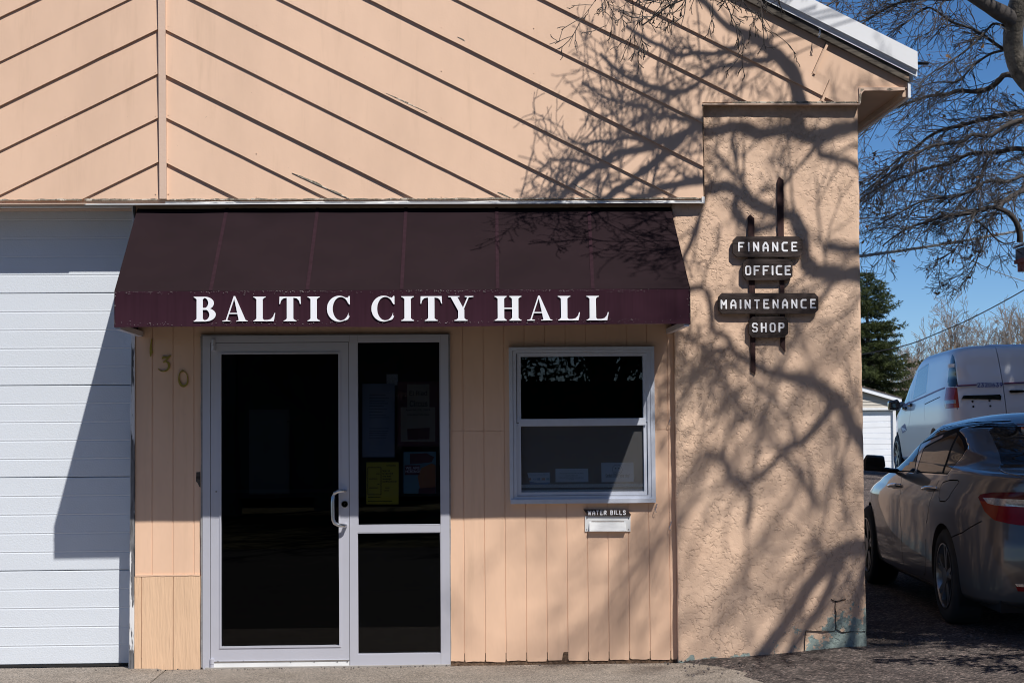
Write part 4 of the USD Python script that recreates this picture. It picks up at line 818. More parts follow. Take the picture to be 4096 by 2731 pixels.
# bent wire hooks in the wall, and dangling clips on the rake
for k, (c, s_, lab) in enumerate((((2627, 2018), 1.0, 'bent wire hook just below the window sill corner'), ((2684, 2088), 1.0, 'bent wire hook low on the siding edge beside the pillar'), ((2682, 1672), .9, 'bent wire hook on the siding edge right of the window'))):
    a = P(*c, -.004); pts = [a + (0, .006, .006), a + (0, -.02, .006), a + (-.004, -.022, -.01 * s_), a + (-.012, -.022, -.03 * s_), a + (-.014, -.022, -.044 * s_), a + (-.008, -.022, -.050 * s_), a + (-.002, -.022, -.042 * s_)]
    tag(put('wire_hook', MB().tube(pts, .0022, 5).mesh(), LOOK['bright_steel']), lab, 'hook', 'wire hooks in the siding')
for (c, lab) in (((3277, 118), 'small metal clip dangling from the white roof edge'),):
    a = P(*c, -.18); pts = [a + (0, .02, .01), a + (.004, 0, 0), a + (.002, 0, -.02), a + (-.006, 0, -.035), a + (0, 0, -.052), a + (.006, 0, -.06)]; pt2 = [a + (.004, 0, 0), a + (.008, 0, -.02), a + (.006, 0, -.036), a + (-.004, 0, -.052), a + (-.008, 0, -.06)]
    tag(put('hanging_clip', MB().tube(pts, .003, 5).tube(pt2, .003, 5).mesh(), LOOK['bright_steel']), lab, 'clip')
# ------------------------------------------------------------------ trees
plain('bark', (0.105, 0.092, 0.075), 0.9, var=0.6, scale=14, bump=0.9, bscale=45)
plain('bark_dark', (0.050, 0.043, 0.040), 0.9, var=0.3, scale=20, bump=0.4, bscale=60)
plain('twig', (0.072, 0.061, 0.056), 0.85, var=0.25, scale=6)
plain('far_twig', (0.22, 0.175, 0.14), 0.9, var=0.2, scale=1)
plain('dead_leaf', (0.10, 0.055, 0.025), 0.8, var=0.4, scale=20)
plain('lichen', (0.35, 0.30, 0.10), 0.9)

def nrm(v): return v / max(1e-9, np.linalg.norm(v))
def curve(pts, n):
    pts = np.asarray(pts, float)
    if len(pts) < 3: return pts[0] + (pts[-1] - pts[0]) * np.linspace(0, 1, n)[:, None]
    d = np.concatenate([[0], np.cumsum(np.linalg.norm(np.diff(pts, axis=0), axis=1))])
    from scipy.interpolate import PchipInterpolator
    return PchipInterpolator(d, pts)(np.linspace(0, d[-1], n))

class Twigs:
    """Grows side shoots; every shoot is a short tapering tube."""
    def __init__(s, seed, grav, rmin, sides=4, spread=0.75): s.r, s.m, s.grav, s.rmin, s.sides, s.spread = random.Random(seed), MB(), np.array(grav, float), rmin, sides, spread; s.tips = []; s.kink = .16
    def gv(s): return np.array([s.r.gauss(0, 1), s.r.gauss(0, 1), s.r.gauss(0, 1)])
    def shoot(s, p, d, L, r, level, dens):
        n = 4 if level > 1 else 5 if level == 1 else 4
        pts = [p]; d = nrm(d); st = L / (n - 1)
        for k in range(n - 1):
            d = nrm(d + s.gv() * s.kink + s.grav * .20); pts.append(pts[-1] + d * st)
        rr = np.linspace(r, max(s.rmin, r * .45), n)
        s.m.tube(pts, rr, s.sides if r > s.rmin * 1.7 else 3, cap=False)
        if level == 0: s.tips.append(pts[-1]); return
        k = max(1, int(dens * s.r.uniform(.75, 1.3)))
        for i in range(k):
            t = s.r.uniform(.18, 1.0); j = min(n - 2, int(t * (n - 1))); q = pts[j] + (pts[j + 1] - pts[j]) * (t * (n - 1) - j); ax = nrm(pts[j + 1] - pts[j])
            s.shoot(q, ax + s.gv() * s.spread * .62, L * s.r.uniform(.38, .72) * (1.1 - .4 * t), max(s.rmin, r * .6), level - 1, dens * .8)
    def along(s, line, rad, step, L, level, dens, bias=(0, 0, 0), t0=0.0, fork=.8):
        line = np.asarray(line); d = np.concatenate([[0], np.cumsum(np.linalg.norm(np.diff(line, axis=0), axis=1))]); x = d[-1] * t0
        while x < d[-1]:
            q = np.array([np.interp(x, d, line[:, c]) for c in range(3)]); q2 = np.array([np.interp(min(d[-1], x + .05), d, line[:, c]) for c in range(3)]); q1 = np.array([np.interp(max(0, x - .05), d, line[:, c]) for c in range(3)])
            r = np.interp(x, d, rad); s.shoot(q, nrm(q2 - q1) + s.gv() * fork + np.array(bias), L * s.r.uniform(.6, 1.25), max(s.rmin, min(r * .5, s.rmin * 2.6)), level, dens)
            x += step * s.r.uniform(.5, 1.5)
def wobble(line, amp, seed, f=3.0):
    o = np.stack([meshkit.fbm(line * f + k * 31.7, 3, seed) - .5 for k in range(3)], -1) * 2 * amp; o[0] = 0
    return line + o
def limb_mesh(line, rad, n=9, lump=.12, seed=0):
    m = MB(); m.tube(line, rad * (1 + lump * (meshkit.fbm(line * 5, 3, seed) - .5) * 2), n); return m.mesh()

# the bare tree behind the corner, hanging over the driveway
TA = thing('bare_tree', 'large bare tree with drooping twiggy branches over the parked cars', 'tree', (6.9, 4.6, float(ground_z(6.9, 4.6))))
trunkA = curve([(6.95, 4.7, .0), (6.9, 4.6, 1.2), (6.8, 4.5, 2.6), (6.95, 4.4, 3.4)], 16)
part('trunk', limb_mesh(trunkA, np.linspace(.36, .24, 16), 14, .15), LOOK['bark'], TA, smooth=60)
forkA = trunkA[-1]
def pxl(pts, y0, y1): 
    n = len(pts); return [P(a, b, y0 + (y1 - y0) * k / (n - 1)) for k, (a, b) in enumerate(pts)]
def rpx(px, y): return px / FOC * (y + 12.15) / 2
twA = Twigs(11, (-.16, -.03, -.24), .0022, 3, .95); twA.kink = .25
mainA = curve([forkA, *pxl([(4600, 760), (4330, 520), (4190, 400)], 4.2, 4.1), *pxl([(4116, 325), (4070, 262), (4052, 184), (4054, 120), (4062, 60), (4085, -20), (4130, -140), (4180, -300)], 4.1, 3.6)], 40)
rA = np.interp(np.linspace(0, 1, 40), [0, .25, .45, .8, 1], [.19, .115, .098, .085, .06])
part('limb', limb_mesh(wobble(mainA, .012, 3), rA, 12, .14), LOOK['bark'], TA, smooth=60)
upA = curve(pxl([(4056, 95), (4035, 70), (3990, 45), (3935, 12), (3870, -30), (3760, -110), (3600, -200)], 3.9, 3.2), 20)
part('limb', limb_mesh(upA, np.linspace(.082, .035, 20), 10), LOOK['bark_dark'], TA, smooth=60)
limbsA = [
 ([(4035, 205), (4012, 195), (3955, 157), (3878, 111), (3813, 92), (3767, 57), (3725, 32), (3691, 38), (3645, 76), (3600, 110)], 4.1, 3.3, 16, 5),
 ([(4110, 318), (4066, 306), (4020, 298), (3985, 333), (3951, 356), (3913, 367), (3832, 363), (3783, 379), (3729, 383), (3683, 394), (3637, 409), (3560, 440), (3480, 500)], 4.1, 4.8, 26, 6),
 ([(4330, 520), (4200, 455), (4096, 442), (4031, 459), (3989, 467), (3932, 482), (3894, 488), (3863, 497), (3802, 509), (3752, 524), (3718, 543), (3668, 585), (3623, 612), (3547, 678), (3489, 728)], 4.2, 5.0, 28, 5),
 ([(4330, 540), (4200, 470), (4096, 478), (4012, 509), (3951, 547), (3894, 540), (3855, 566), (3783, 578), (3729, 585), (3668, 616), (3592, 670), (3525, 714), (3450, 775)], 4.2, 3.4, 26, 5),
 ([(4480, 700), (4300, 610), (4096, 596), (4038, 596), (3980, 612), (3891, 612), (3846, 629), (3802, 656), (3739, 665), (3650, 696), (3579, 723), (3489, 768), (3440, 800)], 4.2, 5.6, 28, 5),
 ([(3967, 612), (3945, 643), (3931, 692), (3915, 730), (3880, 780), (3830, 830), (3770, 880)], 4.9, 5.1, 13, 5),
 ([(4600, 900), (4400, 720), (4250, 690), (4096, 701), (4025, 728), (3945, 728), (3890, 760), (3800, 790), (3700, 800), (3600, 850), (3520, 900)], 4.2, 3.0, 22, 5),
 ([(4079, 968), (4076, 925), (4056, 875), (4020, 844), (3976, 830), (3913, 844), (3860, 857), (3788, 862), (3712, 888), (3650, 906), (3592, 938), (3530, 985)], 3.5, 3.2, 26, 5),
 ([(4300, 610), (4200, 700), (4096, 759), (4025, 799), (3990, 832)], 4.2, 3.4, 24, 20),
 ([(3900, 880), (3949, 915), (3994, 960), (4025, 973), (4060, 965)], 3.3, 3.2, 9, 5),
 ([(3905, 846), (3880, 900), (3850, 960), (3800, 1010), (3740, 1040)], 3.3, 3.0, 9, 4),
 ([(3950, 915), (3936, 969), (3904, 1045), (3873, 1103), (3840, 1150)], 3.3, 3.1, 8, 3),
 ([(3870, -30), (3790, 0), (3700, -5), (3600, 10), (3500, 60), (3420, 100)], 3.3, 3.0, 18, 5),
 ([(3760, -110), (3600, -90), (3450, -60), (3330, 10), (3230, 60)], 3.2, 3.0, 16, 5),
 ([(4056, 120), (3985, 95), (3940, 130), (3880, 190), (3800, 250), (3720, 300), (3660, 360)], 3.9, 3.2, 12, 4),
 ([(4040, 200), (3980, 210), (3900, 260), (3820, 330), (3740, 330), (3660, 360)], 4.0, 4.4, 12, 4),
 ([(4096, -60), (4150, 60), (4200, 160), (4150, 200), (4096, 230)], 3.9, 4.6, 12, 4),
]
for k, (pts, y0, y1, w0, w1) in enumerate(limbsA):
    L = wobble(curve(pxl(pts, y0, y1), 34), .010, 5 + k, 4.0); r = np.array([rpx(w, (y0 + y1) / 2) for w in np.linspace(w0, w1, 34)])
    part('limb', limb_mesh(L, r, 7, .12, k), LOOK['bark_dark'], TA, smooth=60)
    big = w0 > 12
    twA.along(L, r, .036 if k < 13 else .05, .42 if big else .30, 2, 4.0, (-.40, 0, -.34), .12 if k not in (8, 16) else .05, .60)
lm = MB(); rg2 = random.Random(3)
for q in rg2.sample(twA.tips, 330):
    if rg2.random() < .55 and q[2] > 4.2: continue
    for c in range(rg2.randint(1, 3)):
        a, b, d = twA.gv() * .016, twA.gv() * .012, twA.gv() * .012; q2 = q + twA.gv() * .015 - (0, 0, .012)
        lm.add([q2, q2 + a, q2 + a + b, q2 + b + d], [(0, 1, 2), (0, 2, 3)])
print('twigs A', sum(len(f) for f in twA.m.f))
part('twigs', twA.m.mesh(), LOOK['twig'], TA, smooth=True, kind='stuff')
part('dead_leaves', lm.mesh(), LOOK['dead_leaf'], TA, kind='stuff')

# the tree in front of the corner, right of the frame: its limbs shade the wall and a few twigs hang into view
TB = thing('bare_tree', 'bare tree hanging thin twigs in front of the gable boards and shading the corner', 'tree', (6.1, -4.6, float(ground_z(6.1, -4.6))))
def cast(px, py, t, yw=YP):
    """The point t metres before the wall (towards the street) on the sun's ray to a wall point."""
    return P(px, py, yw) + SUN * (t / -SUN[1])
twB = Twigs(23, (-.10, 0, .10), .0028, 3)
crown = np.array([6.0, -4.6, 5.6])
trunkB = curve([(6.1, -4.6, -.2), (6.05, -4.6, 1.5), (6.1, -4.55, 3.4), crown], 18)
part('trunk', limb_mesh(wobble(trunkB, .03, 2), np.linspace(.34, .25, 18), 14, .15), LOOK['bark'], TB, smooth=60)
limbsB = [  # shadow paths on the wall, distance from the wall at both ends, widths on the wall in pixels, growth step, shoot length, bias
 ([(3560, 470), (3430, 505), (3330, 527), (3240, 553), (3150, 522), (3050, 537), (2956, 512), (2810, 540), (2700, 568), (2600, 590), (2480, 620), (2390, 662), (2310, 724), (2240, 800)], 2.5, 1.0, 60, 16, .13, .36, (-.2, 0, .5), 'crown'),
 ([(2720, 560), (2640, 640), (2580, 685), (2490, 750), (2400, 830), (2330, 900)], 1.5, .9, 36, 12, .16, .30, (-.3, 0, .3), None),
 ([(3205, 545), (3172, 407), (3153, 330), (3103, 270), (3045, 240), (2994, 187), (2918, 153), (2855, 121), (2805, 62), (2785, -10), (2760, -90)], 1.9, 1.1, 44, 14, .15, .40, (-.3, 0, .3), None),
 ([(3103, 270), (2982, 293), (2854, 312), (2759, 354), (2664, 369), (2570, 350), (2470, 300), (2400, 220)], 1.5, 1.0, 22, 10, .12, .34, (-.2, 0, .6), None),
 ([(2994, 187), (2900, 240), (2800, 260), (2700, 230), (2600, 180), (2500, 120)], 1.4, .9, 20, 9, .12, .36, (-.2, 0, .6), None),
 ([(2810, 542), (2720, 480), (2640, 470), (2560, 430), (2480, 420), (2400, 390), (2330, 330)], 1.5, .9, 18, 8, .11, .34, (-.1, 0, .8), None),
 ([(2600, 590), (2520, 560), (2440, 570), (2340, 590), (2270, 570)], 1.3, .8, 16, 7, .12, .34, (-.1, 0, .7), None),
 ([(2480, 620), (2400, 680), (2280, 650), (2200, 640)], 1.2, .8, 13, 6, .12, .32, (-.1, 0, .7), None),
 ([(3600, 1120), (3433, 1093), (3355, 1098), (3263, 1088), (3222, 1052), (3214, 986), (3197, 894), (3151, 858), (3059, 848), (3008, 817), (2967, 777), (2927, 756), (2875, 752), (2814, 751), (2720, 742), (2610, 775), (2500, 830)], 2.4, 1.4, 72, 20, .4, .4, (-.3, 0, .2), 'crown'),
 ([(2945, 765), (2932, 828), (2957, 873), (3008, 914), (3070, 912), (3130, 880)], 2.3, 2.5, 34, 26, .6, .3, (0, 0, .2), None),
 ([(3600, 1020), (3433, 1000), (3330, 985), (3315, 980)], 2.9, 2.7, 40, 30, .9, .3, (0, 0, .3), 'crown'),
 ([(3340, 1100), (3314, 1159), (3279, 1210), (3212, 1302), (3176, 1363), (3120, 1450), (3040, 1560)], 2.7, 3.4, 16, 10, .35, .4, (-.2, 0, -.1), None),
 ([(2830, 752), (2790, 900), (2740, 1010), (2753, 1123), (2804, 1144), (2840, 1174), (2850, 1251), (2850, 1317), (2906, 1358), (2926, 1394), (2865, 1414), (2804, 1465), (2740, 1560)], 2.0, 2.6, 22, 20, .4, .4, (-.2, 0, -.2), None),
 ([(2926, 1394), (2998, 1455), (3059, 1492), (3140, 1508), (3230, 1522), (3310, 1580), (3390, 1660), (3450, 1760), (3600, 1900)], 2.6, 3.0, 26, 84, .5, .5, (-.2, 0, -.3), 'end'),
 ([(3350, 1610), (3310, 1640), (3222, 1741), (3134, 1812), (3075, 1871), (3016, 1919), (2986, 1943), (3005, 2026), (2990, 2100)], 2.9, 3.6, 40, 26, .5, .6, (-.4, 0, -.3), None),
 ([(2995, 1940), (2921, 1895), (2880, 1830), (2830, 1800)], 3.5, 3.8, 38, 24, .5, .6, (-.4, 0, -.2), None),
 ([(3640, 2080), (3455, 2180), (3372, 2200), (3295, 2255), (3241, 2334), (3182, 2429), (3123, 2513), (3063, 2596), (2980, 2700)], 2.8, 3.4, 92, 50, .5, .7, (-.3, 0, -.4), 'crown'),
 ([(3372, 2205), (3313, 2370), (3253, 2483), (3170, 2596), (3100, 2700)], 3.0, 3.6, 46, 34, .5, .7, (-.3, 0, -.4), None),
 ([(3620, 2230), (3455, 2275), (3431, 2394), (3402, 2572), (3380, 2700)], 3.0, 3.4, 60, 40, .4, .7, (-.3, 0, -.4), 'crown'),
 ([(3560, 1480), (3430, 1560), (3350, 1700), (3250, 1850), (3150, 2000), (3050, 2150), (2950, 2300), (2850, 2420)], 6.2, 6.6, 16, 8, .14, .8, (-.5, 0, -.5), 'crown'),
 ([(3560, 1780), (3400, 1860), (3280, 2000), (3180, 2130), (3080, 2270), (2960, 2420), (2860, 2520)], 6.2, 6.8, 16, 8, .14, .8, (-.5, 0, -.5), 'crown'),
 ([(3050, 1560), (2960, 1680), (2880, 1800), (2800, 1930), (2740, 2060), (2680, 2200)], 5.6, 6.4, 20, 10, .14, .8, (-.5, 0, -.5), None),
 ([(2880, 1800), (2780, 1850), (2720, 1960), (2640, 2150), (2560, 2260), (2450, 2380), (2330, 2480)], 6.2, 6.8, 18, 8, .12, .8, (-.5, 0, -.5), None),
 ([(2640, 2150), (2500, 2200), (2400, 2200), (2310, 2260)], 6.6, 7.0, 12, 7, .14, .7, (-.5, 0, -.4), None),
]
limbsB += [
 ([(2930, 525), (2938, 600), (2945, 680), (2935, 750)], 1.9, 2.2, 12, 9, .4, .3, (0, 0, .1), None),
 ([(3284, 557), (3290, 612), (3430, 665), (3560, 740)], 2.0, 2.4, 16, 26, .4, .3, (0, 0, .1), None),
 ([(3284, 570), (3215, 640), (3150, 720), (3120, 760)], 2.0, 2.4, 14, 9, .3, .3, (0, 0, .1), None),
 ([(3430, 1200), (3380, 1290), (3330, 1400), (3250, 1500), (3180, 1600), (3100, 1720)], 5.0, 5.4, 16, 9, .16, .6, (-.4, 0, -.4), None),
 ([(3440, 1330), (3370, 1420), (3290, 1540)], 5.0, 5.2, 18, 10, .16, .6, (-.4, 0, -.4), None),
 ([(3100, 1600), (3020, 1720), (2930, 1850), (2860, 2000), (2800, 2130), (2750, 2300)], 6.0, 6.4, 18, 8, .16, .7, (-.4, 0, -.5), None),
 ([(3230, 1900), (3150, 2020), (3060, 2180), (2960, 2330), (2860, 2480), (2780, 2600)], 6.2, 6.6, 20, 9, .16, .7, (-.4, 0, -.5), None),
 ([(3300, 2120), (3200, 2250), (3080, 2400), (2960, 2560)], 6.2, 6.6, 22, 10, .16, .7, (-.4, 0, -.5), None),
 ([(2760, 1500), (2720, 1640), (2690, 1800), (2650, 1960)], 5.4, 6.0, 18, 10, .16, .7, (-.4, 0, -.5), None),
 ([(2800, 1950), (2700, 2080), (2600, 2300), (2520, 2450), (2440, 2560)], 6.6, 7.0, 22, 10, .14, .8, (-.4, 0, -.5), None),
]
rsc = 1 / 606.0
for k, (pts, t0, t1, w0, w1, step, Ls, bias, link) in enumerate(limbsB):
    n = len(pts); line = [cast(a, b, t0 + (t1 - t0) * i / (n - 1), YS if a < 2800 else YP) for i, (a, b) in enumerate(pts)]
    w = list(np.linspace(w0, w1, n))
    if link == 'crown': line = [crown + (0, 0, -.3 + .02 * k), line[0] * .45 + crown * .55 + (0, 0, .25)] + line; w = [w0 * 1.5, w0 * 1.2] + w
    if link == 'end': line = line + [line[-1] * .5 + crown * .5 + (0, 0, .1), crown + (0, 0, -.6)]; w = w + [w1 * 1.1, w1 * 1.4]
    C_ = curve(line, 46); d = np.linspace(0, 1, 46); r = np.interp(d, np.linspace(0, 1, len(w)), np.array(w)) * rsc / 2
    C_ = wobble(C_, .022, 40 + k, 5.0)
    part('limb', limb_mesh(C_, r, 8, .45, k + 50), LOOK['bark_dark'], TB, smooth=60)
    t00 = .25 if link == 'crown' else .06
    if link == 'end': continue
    twB.rmin = .0022 if k < 8 else .0042; twB.kink = .22
    twB.grav = np.array([-.1, 0, .14]) if t0 < 2.6 else np.array([-.2, 0, -.25])
    twB.along(C_, r, step * (2.4 if k == 2 else .85 if k < 8 else 1.15 if k >= 19 else .42), Ls * (1 if k < 8 or k >= 19 else 1.15), 2, 3.3, bias, t00, .7)
# limbs whose shade falls on the right of the awning
for k, (pts, t0, t1, w0) in enumerate((([(2800, 1000), (2700, 985), (2610, 1010), (2500, 1000)], 1.7, 1.3, 14), ([(2810, 1080), (2720, 1075), (2640, 1100), (2560, 1130)], 1.9, 1.6, 13), ([(2780, 900), (2660, 870), (2520, 880), (2380, 860), (2250, 885)], 1.1, .8, 12))):
    n = len(pts); line = [P(a, b, -.5) + SUN * ((t0 + (t1 - t0) * i / (n - 1)) / -SUN[1]) for i, (a, b) in enumerate(pts)]; line = [line[0] * .5 + crown * .5 + (0, 0, .3)] + line
    C_ = wobble(curve(line, 40), .02, 170 + k, 5.0); r = np.linspace(w0, 5, 40) * rsc / 2
    part('limb', limb_mesh(C_, r, 7, .3, k + 70), LOOK['bark_dark'], TB, smooth=60); twB.rmin = .0032; twB.grav = np.array([-.1, 0, -.1]); twB.along(C_, r, .07, .3, 2, 3.3, (-.2, 0, -.1), .35, .8)
# limbs reaching over the driveway
for k, q in enumerate(((4.2, -.8, 6.0), (4.8, .5, 6.2), (5.5, -1.0, 5.6), (5.0, -2.2, 5.9), (4.1, .9, 6.6), (6.0, 1.0, 6.0), (5.5, 2.5, 6.6), (4.6, 2.0, 7.0), (6.6, -.5, 5.4), (7.4, 1.2, 6.2))):
    C_ = wobble(curve([crown + (0, 0, -.4 + .04 * k), crown * .5 + np.array(q) * .5 + (0, 0, .5), q], 40), .05, 140 + k, 2.0); r = np.linspace(.07, .014, 40)
    part('limb', limb_mesh(C_, r, 7, .16, k + 90), LOOK['bark_dark'], TB, smooth=60); twB.rmin = .0045; twB.grav = np.array([-.1, .1, -.05]); twB.along(C_, r, .05, .6, 2, 3.6, (0, 0, 0), .2, .9)
# hanging twigs seen in front of the boards
twV = Twigs(31, (-.05, 0, -.35), .0026, 4)
hang = [([(2470, -160), (2383, 0), (2342, 54), (2312, 101), (2290, 150), (2276, 190)], 9, 2), ([(2640, -160), (2592, 0), (2562, 54), (2550, 107), (2526, 161), (2508, 215)], 9, 2), ([(2440, -120), (2420, -20), (2440, 20), (2480, 30), (2500, 60)], 7, 2), ([(2560, -140), (2520, -20), (2490, 30), (2440, 60), (2420, 110)], 7, 2),
        ([(2850, -200), (2890, -20), (2920, 60), (2945, 105), (2969, 146), (2975, 190), (2960, 225)], 10, 3), ([(3010, -180), (3042, -10), (3053, 23), (3046, 61), (3055, 100), (3065, 130)], 9, 2), ([(2760, -160), (2800, -20), (2830, 20), (2850, 60), (2842, 110)], 8, 2), ([(2980, -140), (2960, -20), (2990, 30), (3030, 60), (3060, 110), (3110, 140)], 7, 2), ([(2700, -160), (2680, -40), (2700, 10), (2690, 50), (2720, 100)], 6, 2), ([(3100, -160), (3080, -40), (3060, 20), (3020, 60), (3000, 110)], 7, 2), ([(2600, -140), (2630, -30), (2650, 20), (2640, 60)], 6, 2)]
top = cast(3103, 270, 1.5)
for k, (pts, w0, w1) in enumerate(hang):
    y = -1.25 + .08 * (k % 4); line = [P(a, b, y) for a, b in pts]; q = line[0]
    line = [top + (.3 + .1 * k, -.2, .5), (q + top) / 2 + (.1, 0, .3)] + line if k % 3 == 0 else [q + (.15, -.1, .5)] + line
    C_ = wobble(curve(line, 40), .010, 70 + k, 6.0); r = np.array([rpx(w_, y) for w_ in np.linspace(w0 * 1.1, w1, 40)])
    part('hanging_twig', limb_mesh(C_, r, 5, .1, k), LOOK['twig'], TB, smooth=60)
    twV.along(C_, r, .06, .16, 2, 2.2, (-.1, 0, -.25), .35, .8)
part('shoots', twV.m.mesh(), LOOK['twig'], TB, smooth=True, kind='stuff')
print('twigs B', sum(len(f) for f in twB.m.f), 'V', sum(len(f) for f in twV.m.f))
part('twigs', twB.m.mesh(), LOOK['twig'], TB, smooth=True, kind='stuff')

# far bare trees: two kinds, copied
def far_tree(name, label, loc, seed, H, W, group):
    t = thing(name, label, 'tree', loc, 0, 0, group); r = random.Random(seed); tw = Twigs(seed, (0, 0, .16), .011, 3, .7)
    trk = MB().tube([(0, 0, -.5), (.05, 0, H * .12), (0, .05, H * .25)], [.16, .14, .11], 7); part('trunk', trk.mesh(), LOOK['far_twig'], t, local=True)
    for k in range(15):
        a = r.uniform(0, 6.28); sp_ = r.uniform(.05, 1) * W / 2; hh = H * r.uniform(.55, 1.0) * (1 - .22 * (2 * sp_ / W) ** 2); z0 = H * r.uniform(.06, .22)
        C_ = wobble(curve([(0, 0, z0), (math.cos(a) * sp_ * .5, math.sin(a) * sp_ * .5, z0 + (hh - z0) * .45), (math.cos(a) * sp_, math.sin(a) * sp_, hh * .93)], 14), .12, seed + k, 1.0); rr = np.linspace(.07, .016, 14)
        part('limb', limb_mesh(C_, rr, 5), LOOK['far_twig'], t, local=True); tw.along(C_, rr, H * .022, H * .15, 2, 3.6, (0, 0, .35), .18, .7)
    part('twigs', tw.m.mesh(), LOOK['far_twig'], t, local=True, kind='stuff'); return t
FG = 'bare trees on the far skyline'
FL = 'bare brown tree on the far skyline beyond the white van'
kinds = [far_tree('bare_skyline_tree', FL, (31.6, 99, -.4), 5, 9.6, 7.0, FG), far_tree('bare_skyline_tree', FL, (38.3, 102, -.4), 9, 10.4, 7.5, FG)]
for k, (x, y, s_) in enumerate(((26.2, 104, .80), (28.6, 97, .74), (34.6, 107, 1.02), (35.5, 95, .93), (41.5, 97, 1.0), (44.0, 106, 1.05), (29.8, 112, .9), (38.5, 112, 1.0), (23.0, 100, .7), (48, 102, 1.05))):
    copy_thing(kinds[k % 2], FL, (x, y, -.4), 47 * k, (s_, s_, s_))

# spruce behind the garage
def leafmat(name, c0, c1):
    return mat(name, {'g': ('geometry', {}), 'n': ('noise_texture', {'scale': 2.5, 'detail': 4.0}), 'r': ('rgb_ramp', {'ramp': [(0.35, c0), (0.66, c1)]}), 'd': ('principled_bsdf', {'roughness': 0.6, 'specular_ior_level': 0.3}), 't': ('translucent_bsdf', {}), 'mx': ('mix_closure', {'fac': 0.18})},
               [('g.position', 'n.vector'), ('n.fac', 'r.fac'), ('r.color', 'd.base_color'), ('r.color', 't.color'), ('d.BSDF', 'mx.closure1'), ('t.BSDF', 'mx.closure2')], surface='mx.closure')
leafmat('spruce_needles', (0.030, 0.045, 0.016), (0.085, 0.105, 0.032)); plain('spruce_cone', (0.20, 0.12, 0.05), 0.8)
def spruce(name, label, loc, H, seed):
    t = thing(name, label, 'tree', loc); r = random.Random(seed); g = np.random.default_rng(seed)
    part('trunk', MB().tube([(0, 0, -.3), (0, 0, H * .5), (0, 0, H)], [.16, .09, .012], 8).mesh(), LOOK['bark'], t, local=True)
    limbs, need = MB(), MB(); z = H * .10
    while z < H * .985:
        f = 1 - z / H; R = (.12 + 2.9 * f ** .85) * r.uniform(.86, 1.1); nb = 7 if f > .2 else 5; a0 = r.uniform(0, 6.28)
        for k in range(nb):
            a = a0 + 6.28 * k / nb + r.uniform(-.25, .25); Rk = R * r.uniform(.70, 1.22); zz = z + r.uniform(-.06, .06)
            T = np.linspace(0, 1, 9); prof = -.30 * T * Rk * .7 + .30 * T ** 3 * Rk * .7
            if f < .22: prof = T * Rk * .55
            ln = np.stack([np.cos(a) * T * Rk, np.sin(a) * T * Rk, zz + prof], 1); limbs.tube(ln, np.linspace(.022, .006, 9) * (.5 + f), 4, False)
            m_ = max(3, int(Rk / .085))
            for i in range(m_):
                tt = .12 + .88 * (i + r.random()) / m_; c = np.array([np.interp(tt, T, ln[:, q]) for q in range(3)])
                side = np.array([-math.sin(a), math.cos(a), 0]); out = np.array([math.cos(a), math.sin(a), 0])
                for sgn in (-1, 1, 0):
                    Ls = (.13 + .42 * (1 - tt) * min(1, Rk)) * r.uniform(.7, 1.25) if sgn else .2
                    d = nrm(out * r.uniform(.5, .9) + side * sgn * r.uniform(.6, 1.1) + np.array([0, 0, r.uniform(-.55, .12)])); e = c + d * Ls
                    nn = max(2, int(Ls / .06)) if sgn else 2
                    for q in range(nn):
                        b = c + (e - c) * ((q + .6) / nn) + g.normal(0, .015, 3)
                        for w_ in range(6):
                            dd = nrm(d * .9 + g.normal(0, .55, 3)); pp_ = nrm(np.cross(dd, g.normal(0, 1, 3))); l_ = r.uniform(.07, .13); ww = r.uniform(.008, .014)
                            need.add([b - pp_ * ww, b + pp_ * ww, b + dd * l_], [(0, 1, 2)])
        z += H * (.034 if f > .3 else .026) * r.uniform(.85, 1.15)
    part('branches', limbs.mesh(), LOOK['bark_dark'], t, local=True, kind='stuff'); part('needles', need.mesh(), LOOK['spruce_needles'], t, local=True, kind='stuff'); print('spruce', sum(len(f) for f in need.f)); return t
sx = P(3466, 1085, 47.0)
spr = spruce('spruce_tree', 'dark green spruce rising behind the white garage', (sx[0], 47.0, -.35), sx[2] + .35, 6)
# two more stand right of the frame and shade the cars
copy_thing(spr, 'spruce right of the driveway shading the parked sedan', (5.95, -2.2, -.1), 40, (.82, .82, 1.5)); copy_thing(spr, 'spruce at the right of the yard shading the white van', (10.75, 9.4, .2), 100, (.85, .85, 2.3))
# ------------------------------------------------------------------ vehicles
mat('car_paint', {'n': ('noise_texture', {'scale': 900.0}), 'p': ('principled_bsdf', {'base_color': (0.130, 0.108, 0.095), 'metallic': 0.5, 'roughness': 0.32, 'coat_weight': 1.0, 'coat_roughness': 0.03})}, [])
mat('van_paint', {'p': ('principled_bsdf', {'base_color': (0.70, 0.71, 0.73), 'roughness': 0.35, 'coat_weight': 0.8, 'coat_roughness': 0.05})}, [])
mat('car_glass', {'p': ('principled_bsdf', {'base_color': (0.008, 0.008, 0.009), 'roughness': 0.02, 'specular_ior_level': 0.35})}, [])
mat('van_glass', {'p': ('principled_bsdf', {'base_color': (0.03, 0.06, 0.08), 'roughness': 0.03, 'specular_ior_level': 0.7, 'coat_weight': 0.6})}, [])
plain('seal_black', (0.006, 0.006, 0.006), 0.7, spec=0.1)
plain('chrome', (0.75, 0.75, 0.76), 0.08, metal=1.0, var=0.01)
plain('gloss_black', (0.008, 0.008, 0.008), 0.12, coat=1.0)
plain('tyre_rubber', (0.016, 0.016, 0.016), 0.75, var=0.2, scale=30)
plain('rim_metal', (0.34, 0.33, 0.32), 0.28, metal=0.9, var=0.03)
plain('rim_dark', (0.02, 0.02, 0.02), 0.4)
